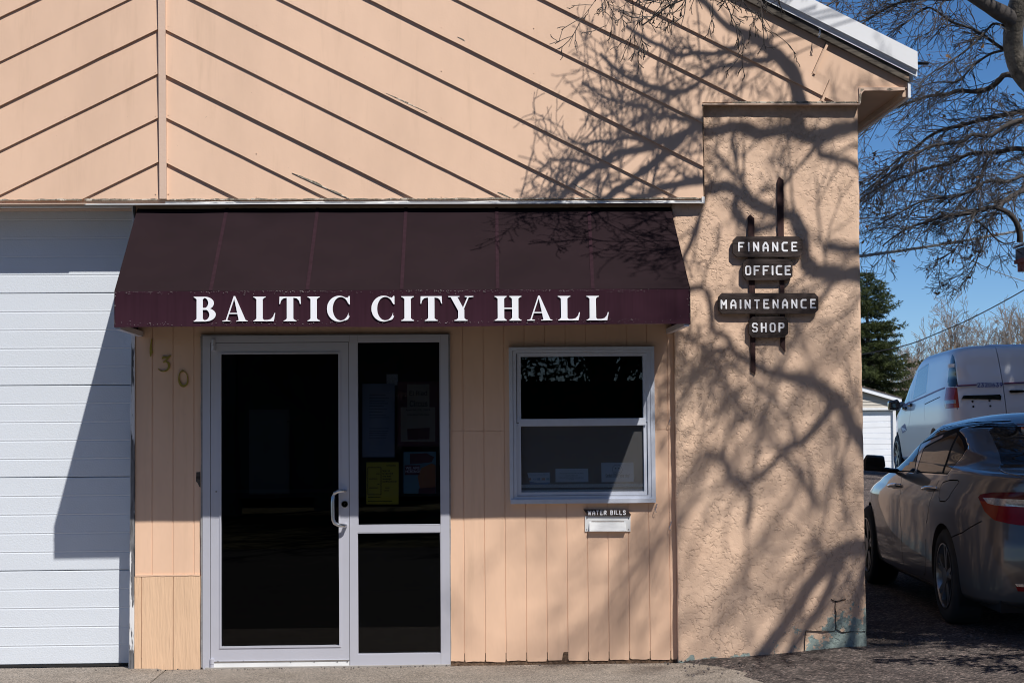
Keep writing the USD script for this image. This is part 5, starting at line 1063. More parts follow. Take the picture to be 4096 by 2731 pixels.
plain('lamp_red', (0.26, 0.006, 0.008), 0.2, spec=0.25, var=0.1, scale=40)
plain('lamp_dark_red', (0.11, 0.005, 0.010), 0.15, spec=0.3, var=0.1)
plain('lamp_orange', (0.28, 0.03, 0.010), 0.2, spec=0.25)
plain('lamp_clear', (0.34, 0.33, 0.33), 0.14, metal=0.4, coat=1.0, var=0.35, scale=60)
plain('van_lamp', (0.30, 0.015, 0.010), 0.15, coat=1.0)
plain('stripe_blue', (0.03, 0.05, 0.22), 0.4); plain('stripe_red', (0.30, 0.03, 0.05), 0.4); plain('van_red', (0.35, 0.01, 0.03), 0.15, coat=1.0)

class Loft:
    """A closed vehicle body lofted from level outlines: rows of z, rear s, front s, half width, rear and front roundness."""
    def __init__(s, rows, sc, nz=110, ns=64):
        a = np.array(rows, float); from scipy.interpolate import PchipInterpolator
        s.z = a[:, 0]; s.f = PchipInterpolator(a[:, 0], a[:, 1:]); s.sc = sc
        zz = np.unique(np.concatenate([a[:, 0], np.linspace(a[0, 0], a[-1, 0], nz)])); rings = []
        th = np.linspace(0, math.pi / 2, ns // 2 + 1)
        for z in zz:
            sr, sf, w, nr, nf = s.f(z); r_ = 1 - np.sin(th)[::-1] * 0 - np.cos(th)  # 0..1
            qr = np.cos(th)                                                        # 1 at the end, 0 in the middle
            sr_ = sc - (sc - sr) * qr; wr = w * (1 - qr ** nr) ** (1 / nr); qf = np.cos(th)[::-1]; sf_ = sc + (sf - sc) * qf; wf = w * (1 - qf ** nf) ** (1 / nf)
            S_ = np.concatenate([sr_, sf_[1:]]); W_ = np.concatenate([wr, wf[1:]])
            left = np.stack([-W_, S_, 0 * S_ + z], 1); right = np.stack([W_[1:-1], S_[1:-1], 0 * S_[1:-1] + z], 1)[::-1]
            rings.append(np.vstack([left, right]))
        R = np.array(rings); m, n = R.shape[:2]; i = np.arange(m - 1)[:, None] * n; j = np.arange(n)[None]; k = (j + 1) % n
        q = np.stack([i + j, i + n + j, i + n + k, i + k], -1).reshape(-1, 4); V_ = R.reshape(-1, 3)
        f = np.vstack([q[:, [0, 1, 2]], q[:, [0, 2, 3]]]); nb = len(V_); V_ = np.vstack([V_, [0, sc, zz[0]], [0, np.mean(R[-1][:, 1]), zz[-1]]]); jj = np.arange(n); kk = (jj + 1) % n
        f = np.vstack([f, np.stack([jj, kk, 0 * jj + nb], 1), np.stack([(m - 1) * n + kk, (m - 1) * n + jj, 0 * jj + nb + 1], 1)])
        s.man = m3.Manifold(m3.Mesh(vert_properties=V_.astype(np.float32), tri_verts=f.astype(np.uint32)))
        if s.man.volume() < 0: s.man = m3.Manifold(m3.Mesh(vert_properties=V_.astype(np.float32), tri_verts=f[:, ::-1].astype(np.uint32)))
        s.tri = trimesh.Trimesh(V_, f, process=False)
def arr(man):
    m = man.to_mesh(); return trimesh.Trimesh(np.array(m.vert_properties[:, :3], float), np.array(m.tri_verts), process=True)
def cross(pol): return m3.CrossSection([np.array(c.coords)[:-1] for g in getattr(pol, 'geoms', [pol]) if g.geom_type == 'Polygon' and g.area > 1e-7 for c in (g.exterior, *g.interiors)], m3.FillRule.EvenOdd)
def pr_side(pol, x0, x1): return m3.Manifold.extrude(cross(pol), x1 - x0).transform(np.array([[0, 0, 1, x0], [1, 0, 0, 0], [0, 1, 0, 0]], float))
def pr_rear(pol, y0, y1): return m3.Manifold.extrude(cross(pol), y1 - y0).transform(np.array([[1, 0, 0, 0], [0, 0, -1, y1], [0, 1, 0, 0]], float))
def pr_top(pol, z0, z1): return m3.Manifold.extrude(cross(pol), z1 - z0).translate([0, 0, z0])
class Pose:
    """Where a vehicle stands, and the point of its body seen at a pixel of the photograph."""
    def __init__(s, X, Y, Z, head, pitch):
        s.loc = (X, Y, Z); s.h, s.p = head, pitch; ch, sh, cp, sp_ = math.cos(head), math.sin(head), math.cos(pitch), math.sin(pitch)
        s.R = np.array([[ch, sh, 0], [-sh, ch, 0], [0, 0, 1]]) @ np.array([[1, 0, 0], [0, cp, -sp_], [0, sp_, cp]])
    def ray(s, px, py):
        d = fw * FOC + rt * (px - 2048) - up * (py - 1365.5); return s.R.T @ (EYE - np.array(s.loc)), s.R.T @ nrm(d)
    def hits(s, tri, pts):
        o, d = zip(*[s.ray(*p) for p in pts]); inter = trimesh.ray.ray_triangle.RayMeshIntersector(tri)
        loc, ri, _ = inter.intersects_location(np.array(o), np.array(d), multiple_hits=True); out = [None] * len(pts)
        for l, r in zip(loc, ri):
            if out[r] is None or np.linalg.norm(l - o[r]) < np.linalg.norm(out[r] - o[r]): out[r] = l
        return [q if q is not None else s.plane(*p, 0, -.88) for p, q in zip(pts, out)]
    def plane(s, px, py, axis, val):
        o, d = s.ray(px, py); return o + d * ((val - o[axis]) / d[axis])
    def thing(s, name, label, cat): return thing(name, label, cat, s.loc, -math.degrees(s.h), math.degrees(s.p))
def wheel(t, x, y, r, w, sgn, rimr, seed=0):
    """A tyre with its rim; sgn is the side that faces out."""
    prof = [(rimr * .93, -w / 2 * .8), (rimr + .012, -w / 2), (r - .03, -w / 2), (r - .008, -w / 2 + .018), (r, -w / 2 + .04), (r, w / 2 - .04), (r - .008, w / 2 - .018), (r - .03, w / 2), (rimr + .012, w / 2), (rimr * .93, w / 2 * .8), (rimr * .93, -w / 2 * .8)]
    def rev(pr, n=56):
        a = np.linspace(0, 2 * math.pi, n + 1); g = np.array([[(x + sgn * q[1], y + q[0] * math.cos(u_), r + q[0] * math.sin(u_)) for u_ in a] for q in pr]); return MB().grid(g, flip=sgn > 0).mesh()
    ty = part('tyre', rev(prof), LOOK['tyre_rubber'], t, smooth=40, local=True)
    o = w / 2
    part('rim', rev([(rimr * .985, o - .004), (rimr, o + .002), (rimr * .96, o + .003), (rimr * .93, o - .012), (rimr * .90, o - .05)]), LOOK['rim_metal'], ty, smooth=40, local=True)
    part('rim_well', rev([(rimr * .94, o - .04), (.0, o - .06)]), LOOK['rim_dark'], ty, local=True)
    sp_ = MB()
    for k in range(5):
        for da, tw in ((-.17, .10), (.17, .02)):
            a0 = 1.2566 * k + .4; pts = []
            for rr_, aw_, wd in ((.05, da * .3, .020), (rimr * .5, da * .8, .017), (rimr * .95, da * 1.25 + tw, .013)): pts.append((rr_, a0 + aw_, wd))
            L_ = [(q[0] * math.cos(q[1]) - q[2] * math.sin(q[1]), q[0] * math.sin(q[1]) + q[2] * math.cos(q[1])) for q in pts] + [(q[0] * math.cos(q[1]) + q[2] * math.sin(q[1]), q[0] * math.sin(q[1]) - q[2] * math.cos(q[1])) for q in pts[::-1]]
            tt = trimesh.creation.extrude_polygon(Polygon(L_).buffer(0), .03, engine='earcut'); v = np.array(tt.vertices)
            sp_.add(np.stack([x + sgn * (o - .034 + v[:, 2]) + sgn * (-.012 * (1 - np.hypot(v[:, 0], v[:, 1]) / rimr)), y + v[:, 0], r + v[:, 1]], 1), tt.faces if sgn > 0 else tt.faces[:, ::-1])
    cap = trimesh.creation.cylinder(.055, .03, sections=24); v = np.array(cap.vertices); sp_.add(np.stack([x + sgn * (o - .02) + v[:, 2], y + v[:, 0], r + v[:, 1]], 1), cap.faces)
    part('spokes', sp_.mesh(), LOOK['rim_metal'], ty, smooth=30, local=True)

# --- the parked sedan
CP = Pose(4.478, .667, .150, .0385, .0167)
rows = [(.175, -.86, 3.50, .78, 4, 4), (.20, -.95, 3.60, .85, 4.5, 4), (.25, -1.03, 3.66, .892, 5, 4), (.34, -1.075, 3.70, .908, 5, 4), (.48, -1.10, 3.74, .914, 5, 4), (.60, -1.10, 3.75, .918, 4.8, 4), (.70, -1.085, 3.70, .921, 4.6, 4), (.78, -1.065, 3.60, .922, 4.5, 4), (.825, -1.06, 3.46, .919, 4.4, 4), (.88, -1.065, 3.18, .908, 4.3, 4),
        (.93, -1.08, 2.86, .895, 4.3, 4.5), (.98, -1.095, 2.48, .878, 4.2, 5), (1.02, -1.10, 2.26, .862, 4.2, 5), (1.055, -1.085, 2.12, .848, 4.2, 5), (1.075, -.98, 2.05, .838, 4.2, 5), (1.088, -.80, 2.01, .832, 4.2, 5), (1.10, -.66, 1.97, .825, 4.0, 5), (1.20, -.36, 1.74, .772, 3.8, 5), (1.30, -.02, 1.48, .710, 3.6, 4.5), (1.37, .24, 1.25, .655, 3.4, 4)]
for t in np.linspace(.965, .02, 34):
    u_ = t * t; rows.append((1.464 - .094 * u_, .83 - .59 * u_ ** .60, .86 + .39 * u_ ** .60, .655 * u_ ** .44, 2.2 + 1.2 * t, 2.2 + 1.8 * t))
car = Loft(rows, .9)
T_ = CP.thing('parked_sedan', 'grey brown four-door sedan parked tight beside the stucco side wall', 'car')
body = car.man
for yy_ in (0.0, 2.775):
    for sx_ in (-1, 1):
        c_ = m3.Manifold.cylinder(.5, .362, .362, 64).rotate([0, 90, 0]).translate([.48 if sx_ > 0 else -.98, yy_, .338]); body = body - c_
cp8 = lambda x, y: (3350 + x / 2.614, 1300 + y / 2.614)
def sidepoly(pts):
    h = CP.hits(car.tri, pts); return Polygon([(q[1], q[2]) for q in h if q is not None]).buffer(0)
def mir(man): return man.mirror([1, 0, 0])
fw_ = sidepoly([cp8(600, 1512), cp8(650, 1290), cp8(780, 1125), cp8(905, 1030), cp8(985, 1015), cp8(955, 1060), cp8(880, 1230), cp8(805, 1524)])
rw_ = sidepoly([cp8(1015, 1018), cp8(1100, 1035), cp8(1180, 1075), cp8(1250, 1130), cp8(1300, 1200), cp8(1326, 1275), cp8(1326, 1320), cp8(1300, 1370), cp8(1240, 1440), cp8(1190, 1500), cp8(1155, 1545), cp8(835, 1526), cp8(905, 1290), cp8(965, 1120)])
dv = sidepoly([cp8(1255, 1130), cp8(1272, 1145), cp8(1115, 1546), cp8(1093, 1543)])
trim = unary_union([fw_, rw_]).buffer(.03).buffer(-.012).difference(unary_union([fw_, rw_]).buffer(.0))
pillar_b = trim.intersection(unary_union([fw_, rw_]).convex_hull.buffer(-.012)); trim = trim.difference(pillar_b.buffer(.001))
def cutout(pol, look, name, gap=.0025, x0=-1.2, x1=-.3, both=True):
    global body
    for g in getattr(pol, 'geoms', [pol]):
        if g.area < 1e-5: continue
        pc = pr_side(g, x0, x1); got = car.man ^ pc; cutter = pr_side(g.buffer(gap, join_style=2), x0, x1)
        for k in range(2 if both else 1):
            b = got if k == 0 else mir(got); c = cutter if k == 0 else mir(cutter); body = body - c
            part(name, arr(b), LOOK[look], T_, smooth=25, local=True)
cutout(fw_, 'car_glass', 'door_window', 0)
for g in rw_.difference(dv.buffer(.001)).geoms: cutout(g, 'car_glass', 'door_window', 0)
cutout(dv.intersection(rw_), 'seal_black', 'window_divider', 0); cutout(pillar_b, 'seal_black', 'pillar_trim', 0)
seal = trim.intersection(unary_union([fw_, rw_]).buffer(.010)); cutout(seal, 'seal_black', 'window_seal', 0); cutout(trim.difference(seal.buffer(.0005)), 'chrome', 'window_trim', 0)
# lamps: the side in s and z, the rear to the boot lid
lamp = Polygon([(-.645, .865), (-.665, .885), (-.80, .905), (-1.3, .93), (-1.3, .70), (-1.0, .70), (-.85, .725), (-.75, .775)])
lamp = affinity.translate(lamp, .02, .05)
lz = lambda a, b, s0=-.4: sbox(-1.4, a, s0, b)
clear = Polygon([(-.70, .865), (-.78, .868), (-1.3, .862), (-1.3, .815), (-.84, .82), (-.76, .83)]); clear = affinity.translate(clear, .02, .05)
for pol, look, nm_ in ((lamp.intersection(clear), 'lamp_clear', 'lamp_lens'), (lamp.difference(clear).intersection(lz(.892, 1)), 'lamp_dark_red', 'tail_lamp'), (lamp.difference(clear).intersection(sbox(-.84, .6, -.4, .892)), 'lamp_orange', 'side_marker'), (lamp.difference(clear).intersection(sbox(-1.4, .6, -.84, .892)), 'lamp_red', 'tail_lamp')):
    cutout(pol, look, nm_, .0004, -1.2, -.50)
lid = lamp.intersection(sbox(-1.4, .6, -.9, 1))
for pol, look in ((lid.intersection(lz(.85, .91)), 'lamp_clear'), (lid.difference(lz(.85, .91)), 'lamp_red')): cutout(pol, look, 'lid_lamp', .0006, -.492, -.28)
# seams
def slit(lines, x1=-.74):
    global body
    for ln in lines:
        h = [q for q in CP.hits(car.tri, ln) if q is not None]
        if len(h) < 2: continue
        p_ = pr_side(LineString([(q[1], q[2]) for q in h]).buffer(.004, cap_style=2, join_style=2), -1.2, x1); body = body - p_ - mir(p_)
c7 = lambda x, y: (3350 + x / 1.327, 1550 + y / 1.327); c7b = lambda x, y: (3650 + x / 2.24, 1800 + y / 2.24)
slit([[c7b(312, 798), c7b(450, 735), c7b(625, 634)], [c7(345, 460), c7(333, 560), c7(335, 700), c7(345, 900), c7(352, 930)], [c7(540, 490), c7(520, 530), c7(492, 600), c7(478, 690), c7(470, 720)], [c7(468, 800), c7(470, 900), c7(466, 980), c7(458, 997)], [c7(178, 520), c7(180, 620), c7(185, 720)]], -.82)
fd = [c7b(250, 330), c7b(270, 290), c7b(330, 268), c7b(405, 268), c7b(417, 285), c7b(370, 350), c7b(320, 430), c7b(290, 458), c7b(245, 455), c7b(236, 420), c7b(250, 330)]
slit([fd], -.8)
seam_ = LineString([(-.655, -.55), (-.665, -.74), (-.63, -.90), (-.52, -1.06), (-.496, -1.2)]).buffer(.004, cap_style=2); p_ = pr_top(seam_, .93, 1.3); body = body - p_ - mir(p_)
p_ = pr_side(LineString([(-1.0, .62), (-1.2, .62)]).buffer(.003), -.497, .497); body = body - p_
# glass front and rear
rear_ = Polygon([(-.635, 1.105), (.635, 1.105), (.60, 1.13), (.515, 1.345), (.46, 1.375), (-.46, 1.375), (-.515, 1.345), (-.60, 1.13)])
frt_ = Polygon([(-.70, 1.03), (.70, 1.03), (.56, 1.37), (-.56, 1.37)])
for pol, y0, y1, nm_ in ((rear_, -.95, .55, 'rear_window'), (frt_, 1.05, 2.6, 'windscreen')):
    pc = pr_rear(pol, y0, y1); body = body - pc; part(nm_, arr(car.man ^ pc), LOOK['car_glass'], T_, smooth=25, local=True)
# bumper reflector with its bright edge, rocker strip, number plate, skirt
def band(pol, look, name, grow=1.004):
    pc = pr_side(pol, -.80, -.34); b = (car.man.scale([1, 1, 1]).translate([0, -.006, 0]) ^ pc); part(name, arr(b), LOOK[look], T_, smooth=25, local=True); part(name, arr(mir(b)), LOOK[look], T_, smooth=25, local=True)
band(Polygon([(-1.3, .355), (-.99, .355), (-.985, .372), (-1.3, .378)]), 'chrome', 'bumper_trim'); band(Polygon([(-1.3, .318), (-.985, .325), (-.985, .354), (-1.3, .354)]), 'lamp_red', 'reflector'); band(Polygon([(-1.3, .308), (-1.0, .312), (-1.0, .318), (-1.3, .317)]), 'chrome', 'bumper_trim')
cutout(sbox(.46, .228, 2.33, .243), 'chrome', 'sill_strip', .001, -1.2, -.6)
part('body', arr(body), LOOK['car_paint'], T_, smooth=28, local=True)
part('underbody', MB().box(-.74, .74, -.85, 3.4, .17, .6).mesh(), LOOK['black_plastic'], T_, local=True)
part('number_plate', MB().box(-.15, .15, -1.105, -1.085, .70, .85).mesh(), LOOK['paper'], T_, local=True)
for yy_ in (0.0, 2.775):
    for sx_ in (-1, 1): wheel(T_, sx_ * .795, yy_, .335, .225, sx_, .228)
def blob(pts, r, n=16): return m3.Manifold.batch_hull([m3.Manifold.sphere(r, n).translate(list(map(float, p))) for p in pts])
for hx in ((c7(288, 520), c7(328, 516)), (c7(470, 534), c7(520, 532))):
    a, b = [q for q in CP.hits(car.tri, hx)]
    h_ = blob([a + (-.022, 0, 0), b + (-.022, 0, 0), (a + b) / 2 + (-.032, 0, .004)], .014) + blob([a + (.0, .02, 0), a + (-.02, .01, 0)], .012) + blob([b + (0, -.02, 0), b + (-.02, -.01, 0)], .012)
    part('door_handle', arr(h_), LOOK['chrome'], T_, smooth=50, local=True); part('door_handle', arr(mir(h_)), LOOK['chrome'], T_, smooth=50, local=True)
    pk = pr_side(Polygon([(a[1] + .03, a[2] - .02), (b[1] - .03, b[2] - .02), (b[1] - .03, b[2] + .012), (a[1] + .03, a[2] + .012)]), -1.0, -.88)
mc = [CP.plane(px, py, 1, 1.66) for px, py in ((3470, 1828), (3528, 1832), (3532, 1862), (3515, 1876), (3462, 1872), (3462, 1842))]
mh = blob(mc + [q + (.02, .09, .0) for q in mc], .018); arm = blob([mc[3] + (.0, .03, -.0), (-.86, 1.74, 1.0)], .02)
for k in range(2):
    g = (lambda q: q) if k == 0 else mir
    part('mirror_housing', arr(g(mh + arm)), LOOK['gloss_black'], T_, smooth=50, local=True)

# --- the white delivery van
VP = Pose(8.3625, 14.83, .797, .0726, -.0176)
rows = [(.22, -.92, 3.85, .86, 9, 5), (.30, -.99, 4.0, .93, 10, 5), (.5, -1.03, 4.08, .95, 10, 5), (.75, -1.03, 4.10, .962, 10, 5), (.95, -1.03, 4.0, .964, 10, 5), (1.03, -1.025, 3.76, .962, 10, 5), (1.10, -1.02, 3.40, .956, 10, 5.5), (1.17, -1.015, 3.06, .945, 10, 6), (1.4, -.995, 2.70, .900, 10, 6), (1.6, -.97, 2.32, .86, 14, 6), (1.72, -.96, 2.02, .835, 13, 6), (1.80, -.945, 1.72, .805, 11, 5), (1.85, -.91, 1.42, .76, 9, 4), (1.88, -.84, 1.10, .66, 6, 3), (1.892, -.60, .80, .40, 4, 3)]
van = Loft(rows, 1.2, 90, 60)
W_ = VP.thing('delivery_van', 'white delivery van numbered 2320639 behind the sedan', 'van'); vb = van.man
for yy_ in (0.0, 3.2):
    for sx_ in (-1, 1): vb = vb - m3.Manifold.cylinder(.5, .375, .375, 56).rotate([0, 90, 0]).translate([.52 if sx_ > 0 else -1.02, yy_, .345])
def vside(pts):
    h = VP.hits(van.tri, pts); return Polygon([(q[1], q[2]) for q in h if q is not None]).buffer(0)
def vcut(pol, look, name, gap=.004, x0=-1.2, x1=-.4, rear=False, y=(-1.3, -.6), both=True):
    global vb
    for g in getattr(pol, 'geoms', [pol]):
        if g.area < 1e-5: continue
        mk = (lambda q: pr_rear(q, *y)) if rear else (lambda q: pr_side(q, x0, x1)); got = van.man ^ mk(g); c = mk(g.buffer(gap, join_style=2)); vb = vb - c; part(name, arr(got), LOOK[look], W_, smooth=25, local=True)
        if both and not rear: vb = vb - mir(c); part(name, arr(mir(got)), LOOK[look], W_, smooth=25, local=True)
vcut(vside([cp8(690, 830), cp8(700, 690), cp8(790, 500), cp8(765, 620), cp8(752, 800)]), 'van_glass', 'door_window')
vcut(vside([cp8(785, 775), cp8(820, 480), cp8(955, 402), cp8(925, 700)]), 'van_glass', 'quarter_window')
dp = Polygon([(-.99, 1.30), (-1.05, 1.82), (-.90, 1.82), (-.82, 1.6), (-.86, 1.24), (-.97, 1.24)])
def vr(pts): return Polygon([(q[0], q[2]) for q in (VP.plane(px, py, 1, -.99) for px, py in pts)]).buffer(0)
# rear corner: dark strip, red lamp, pale hinge
cst = vr([cp8(1170, 640), cp8(1160, 500), cp8(1175, 380), cp8(1205, 280), cp8(1219, 300), cp8(1222, 450), cp8(1240, 640)])
lmp = vr([cp8(1131, 645), cp8(1235, 655), cp8(1249, 862), cp8(1140, 868)])
sil = Polygon([(-float(van.f(z_)[2]) + .015, z_) for z_ in np.linspace(.5, 1.84, 30)] + [(float(van.f(z_)[2]), z_) for z_ in np.linspace(1.84, .5, 30)])
cst = affinity.translate(cst, .035, 0).intersection(sil); vcut(cst, 'gloss_black', 'corner_strip', .002, rear=True, y=(-1.3, -.70))
lb = vr([cp8(1138, 780), cp8(1240, 780), cp8(1242, 818), cp8(1140, 818)])
lmp = affinity.translate(lmp, .03, 0).intersection(sil)
vcut(lmp.difference(lb), 'van_lamp', 'tail_lamp', .002, rear=True, y=(-1.3, -.70)); vcut(lmp.intersection(lb), 'lamp_clear', 'reversing_lamp', .001, rear=True, y=(-1.3, -.70))
h0 = vr([cp8(1158, 408), cp8(1219, 404), cp8(1219, 442), cp8(1158, 446)]); part('door_hinge', MB().prism(h0, -1.02, -.95).mesh(), LOOK['white_paint'], W_, local=True)
def vslit(pol, y=(-1.3, -.9)):
    global vb
    vb = vb - pr_rear(pol, *y)
def vline(pts, w): return LineString([(q[0], q[2]) for q in (VP.plane(px, py, 1, -1.0) for px, py in pts)]).buffer(w / 2, cap_style=2)
vslit(vline([cp8(1665, 225), cp8(1700, 420), cp8(1732, 640), cp8(1755, 845), cp8(1775, 1100)], .012)); vslit(vline([cp8(1228, 320), cp8(1228, 450), cp8(1238, 640), cp8(1255, 880)], .012))
vslit(vline([cp8(1280, 305), cp8(1450, 280), cp8(1680, 268), cp8(1950, 262)], .006), (-1.3, -.95))
rec = vr([cp8(1290, 775), cp8(1310, 738), cp8(1690, 726), cp8(1705, 745), cp8(1700, 785), cp8(1650, 778), cp8(1310, 772)]); part('plate_recess', MB().prism(rec, -1.035, -.9).mesh(), LOOK['gloss_black'], W_, local=True)
hd = vr([cp8(1785, 690), cp8(1800, 680), cp8(1930, 680), cp8(1944, 690), cp8(1940, 702), cp8(1800, 710)]); part('rear_handle', MB().prism(hd, -1.05, -.95).mesh(), LOOK['gloss_black'], W_, local=True)
for px, py in ((1413, 797), (1590, 789), (1420, 851), (1598, 845)):
    q = VP.plane(*cp8(px, py), 1, -1.03); part('plate_bolt', MB().tube([q, q + (0, .02, 0)], .016, 8).mesh(), LOOK['joint_dark'], W_, local=True)
for dy_, look, nm_ in ((0, 'stripe_red', 'red_stripe'), (8, 'stripe_blue', 'blue_stripe')):
    m = MB()
    for a_, b_ in (((1240, 635), (1450, 624)), ((1733, 610), (1960, 600))): m.prism(vr([cp8(a_[0], a_[1] + dy_), cp8(b_[0], b_[1] + dy_), cp8(b_[0], b_[1] + dy_ - 6), cp8(a_[0], a_[1] + dy_ - 6)]), -1.030, -.97)
    part(nm_, m.mesh(), LOOK[look], W_, local=True, kind='stuff')
    p0, p1 = vside([cp8(700, 838 + dy_), cp8(905, 748 + dy_), cp8(1122, 655 + dy_), cp8(1122, 648 + dy_), cp8(905, 741 + dy_), cp8(700, 830 + dy_)]), None
    part(nm_, arr(van.man.translate([-.004, 0, 0]) ^ pr_side(p0, -1.2, -.5)), LOOK[look], W_, local=True)
a, b = VP.plane(*cp8(1457, 648), 1, -1.03), VP.plane(*cp8(1727, 640), 1, -1.03); h_ = VP.plane(*cp8(1590, 598), 1, -1.03)[2] - VP.plane(*cp8(1590, 643), 1, -1.03)[2]
part('fleet_number', txt('2320639', h_, a[0], a[2], -1.0285, .004, True, b[0] - a[0]), LOOK['stripe_blue'], W_, local=True)
# the emblem on the side: a blue slanted field with a pale sweep, and the top brake lamp, handles, mould lines
em = vside([cp8(665, 1065), cp8(705, 1030), cp8(722, 1095), cp8(682, 1130)]); sw_ = vside([cp8(668, 1062), cp8(715, 1085), cp8(690, 1098), cp8(718, 1090), cp8(720, 1098), cp8(684, 1108)])
part('emblem', arr(van.man.translate([-.004, 0, 0]) ^ pr_side(em.difference(sw_), -1.2, -.5)), LOOK['stripe_blue'], W_, local=True); part('emblem', arr(van.man.translate([-.0045, 0, 0]) ^ pr_side(em.intersection(sw_), -1.2, -.5)), LOOK['letter_white'], W_, local=True)
tr_ = vside([cp8(912, 822), cp8(1074, 746), cp8(1074, 756), cp8(912, 832)]); vcut(tr_, 'joint_dark', 'sliding_rail', 0)
for ln in ([cp8(768, 500), cp8(800, 600), cp8(770, 850)], [cp8(928, 700), cp8(910, 900), cp8(915, 1000)], [cp8(775, 700), cp8(765, 900), cp8(745, 1050)]):
    h = [q for q in VP.hits(van.tri, ln) if q is not None]
    if len(h) > 1: vb = vb - pr_side(LineString([(q[1], q[2]) for q in h]).buffer(.005, cap_style=2), -1.2, -.80)
for c_ in (cp8(770, 835), cp8(715, 868)):
    q = VP.hits(van.tri, [c_])[0]
    if q is not None: part('door_handle', arr(blob([q + (-.02, -.08, 0), q + (-.02, .08, -.005)], .025)), LOOK['gloss_black'], W_, smooth=50, local=True)
vm = [VP.plane(px, py, 1, 2.55) for px, py in (cp8(555, 810), cp8(620, 795), cp8(640, 830), cp8(628, 870), cp8(560, 868))]
part('mirror_housing', arr(blob(vm + [q + (0, .12, 0) for q in vm], .03) + blob([vm[3] + (0, .05, 0), (-.93, 2.75, 1.16)], .04)), LOOK['gloss_black'], W_, smooth=50, local=True)
part('mirror_glass', MB().prism(Polygon([(q[0], q[2]) for q in (VP.plane(px, py, 1, 2.5) for px, py in (cp8(575, 822), cp8(605, 820), cp8(612, 860), cp8(580, 858)))]), 2.513, 2.53).mesh(), LOOK['van_glass'], W_, local=True)
tlp = blob([(-.33, -.74, 1.872), (.33, -.74, 1.872), (-.25, -.66, 1.885), (.25, -.66, 1.885)], .022); part('top_brake_lamp', arr(tlp), LOOK['van_red'], W_, smooth=50, local=True)
ws = Polygon([(-.80, 1.18), (.80, 1.18), (.70, 1.72), (-.70, 1.72)]); pc = pr_rear(ws, 1.75, 3.4); vb = vb - pc; part('windscreen', arr(van.man ^ pc), LOOK['van_glass'], W_, smooth=25, local=True)
part('body', arr(vb), LOOK['van_paint'], W_, smooth=28, local=True)
for yy_ in (0.0, 3.2):
    for sx_ in (-1, 1): wheel(W_, sx_ * .83, yy_, .34, .22, sx_, .22)

# ------------------------------------------------------------------ garage across the yard
YA = 42.8
ga = thing('white_garage', 'white gabled garage with sectional door beyond the driveway', 'garage', (11, YA, -.4))
gz = lambda px, py: P(px, py, YA)
e1 = gz(3602, 1598); sl_ = -(gz(3444, 1552)[2] - gz(3602, 1598)[2]) / (gz(3602, 0)[0] - gz(3444, 0)[0]); wrx = gz(3582, 1650)[0]; wlx = wrx - 5.6; pk_x = (wrx + wlx) / 2
zr_ = lambda x: e1[2] + sl_ * (abs(x - pk_x) - (e1[0] - pk_x)); zh = gz(3500, 1637)[2]; zd = gz(3500, 1643)[2]
def gpart(n, m, lk): part(n, m.mesh(), LOOK[lk], ga)
plain('vinyl_beige', (0.50, 0.46, 0.40), 0.5, var=0.03); plain('shingle', (0.09, 0.07, 0.06), 0.9, var=0.3, scale=20)
dl0, dl1 = gz(3572, 1700)[0] - 4.9, gz(3572, 1700)[0]
gpart('wall', MB().box(wlx, dl0, YA, YA + 7, -.5, zh).box(dl1, wrx, YA, YA + 7, -.5, zh).box(wlx, wrx, YA + .2, YA + 7, -.5, zh), 'white_paint')
zc = zh + .04
while zc < zr_(pk_x):
    xs_ = [x for x in (wlx, wrx)]; hz = .094; hwid = max(0.02, (e1[0] - pk_x) + (e1[2] - zc - hz) / sl_ * 1 if False else (zr_(pk_x) - zc) / -sl_ if sl_ < 0 else (zr_(pk_x) - zc) / sl_)
    hwid = min(hwid, wrx - pk_x); x0, x1 = pk_x - hwid, pk_x + hwid
    m = MB(); m.add([(x0, YA - .018, zc), (x1, YA - .018, zc), (x1, YA, zc + hz), (x0, YA, zc + hz), (x0, YA, zc), (x1, YA, zc)], [(0, 1, 2, 3), (4, 5, 1, 0)]); gpart('siding_strip', m, 'vinyl_beige'); zc += hz
gpart('gable_wall', MB().prism(Polygon([(wlx, zh), (wrx, zh), (wrx, zr_(wrx)), (pk_x, zr_(pk_x)), (wlx, zr_(wlx))]), YA + .002, YA + 7), 'vinyl_beige')
gpart('header_trim', MB().box(wlx, wrx, YA - .04, YA - .0, zh - .02, zh + .05), 'white_paint')
xe0, xe1 = 2 * pk_x - e1[0], e1[0]
for s_ in (1, -1):
    f_ = lambda x: pk_x + s_ * (x - pk_x)
    gpart('rake_trim', MB().prism(Polygon([(f_(pk_x), zr_(pk_x) - .09), (f_(xe1), zr_(xe1) - .09), (f_(xe1), zr_(xe1) + .03), (f_(pk_x), zr_(pk_x) + .03)]), YA - .16, YA - .13), 'white_metal')
    gpart('roof', MB().prism(Polygon([(f_(pk_x), zr_(pk_x) + .03), (f_(xe1 + .02), zr_(xe1) + .03), (f_(xe1 + .02), zr_(xe1) + .06), (f_(pk_x), zr_(pk_x) + .07)]), YA - .18, YA + 7.2), 'shingle')
for k in range(5):
    z1 = zd - .5 * k; z0 = z1 - .5; m = MB(); prof = [(0, z0 + .004), (0, z0 + .15), (.012, z0 + .155), (0, z0 + .165), (.012, z0 + .18), (0, z0 + .185), (0, z0 + .33), (.012, z0 + .335), (0, z0 + .345), (0, z1 - .008), (.015, z1)]
    m.grid(np.array([[(x, YA + .08 + a_, b_) for x in (dl0, dl1)] for a_, b_ in prof])); gpart('door_panel', m, 'white_metal')
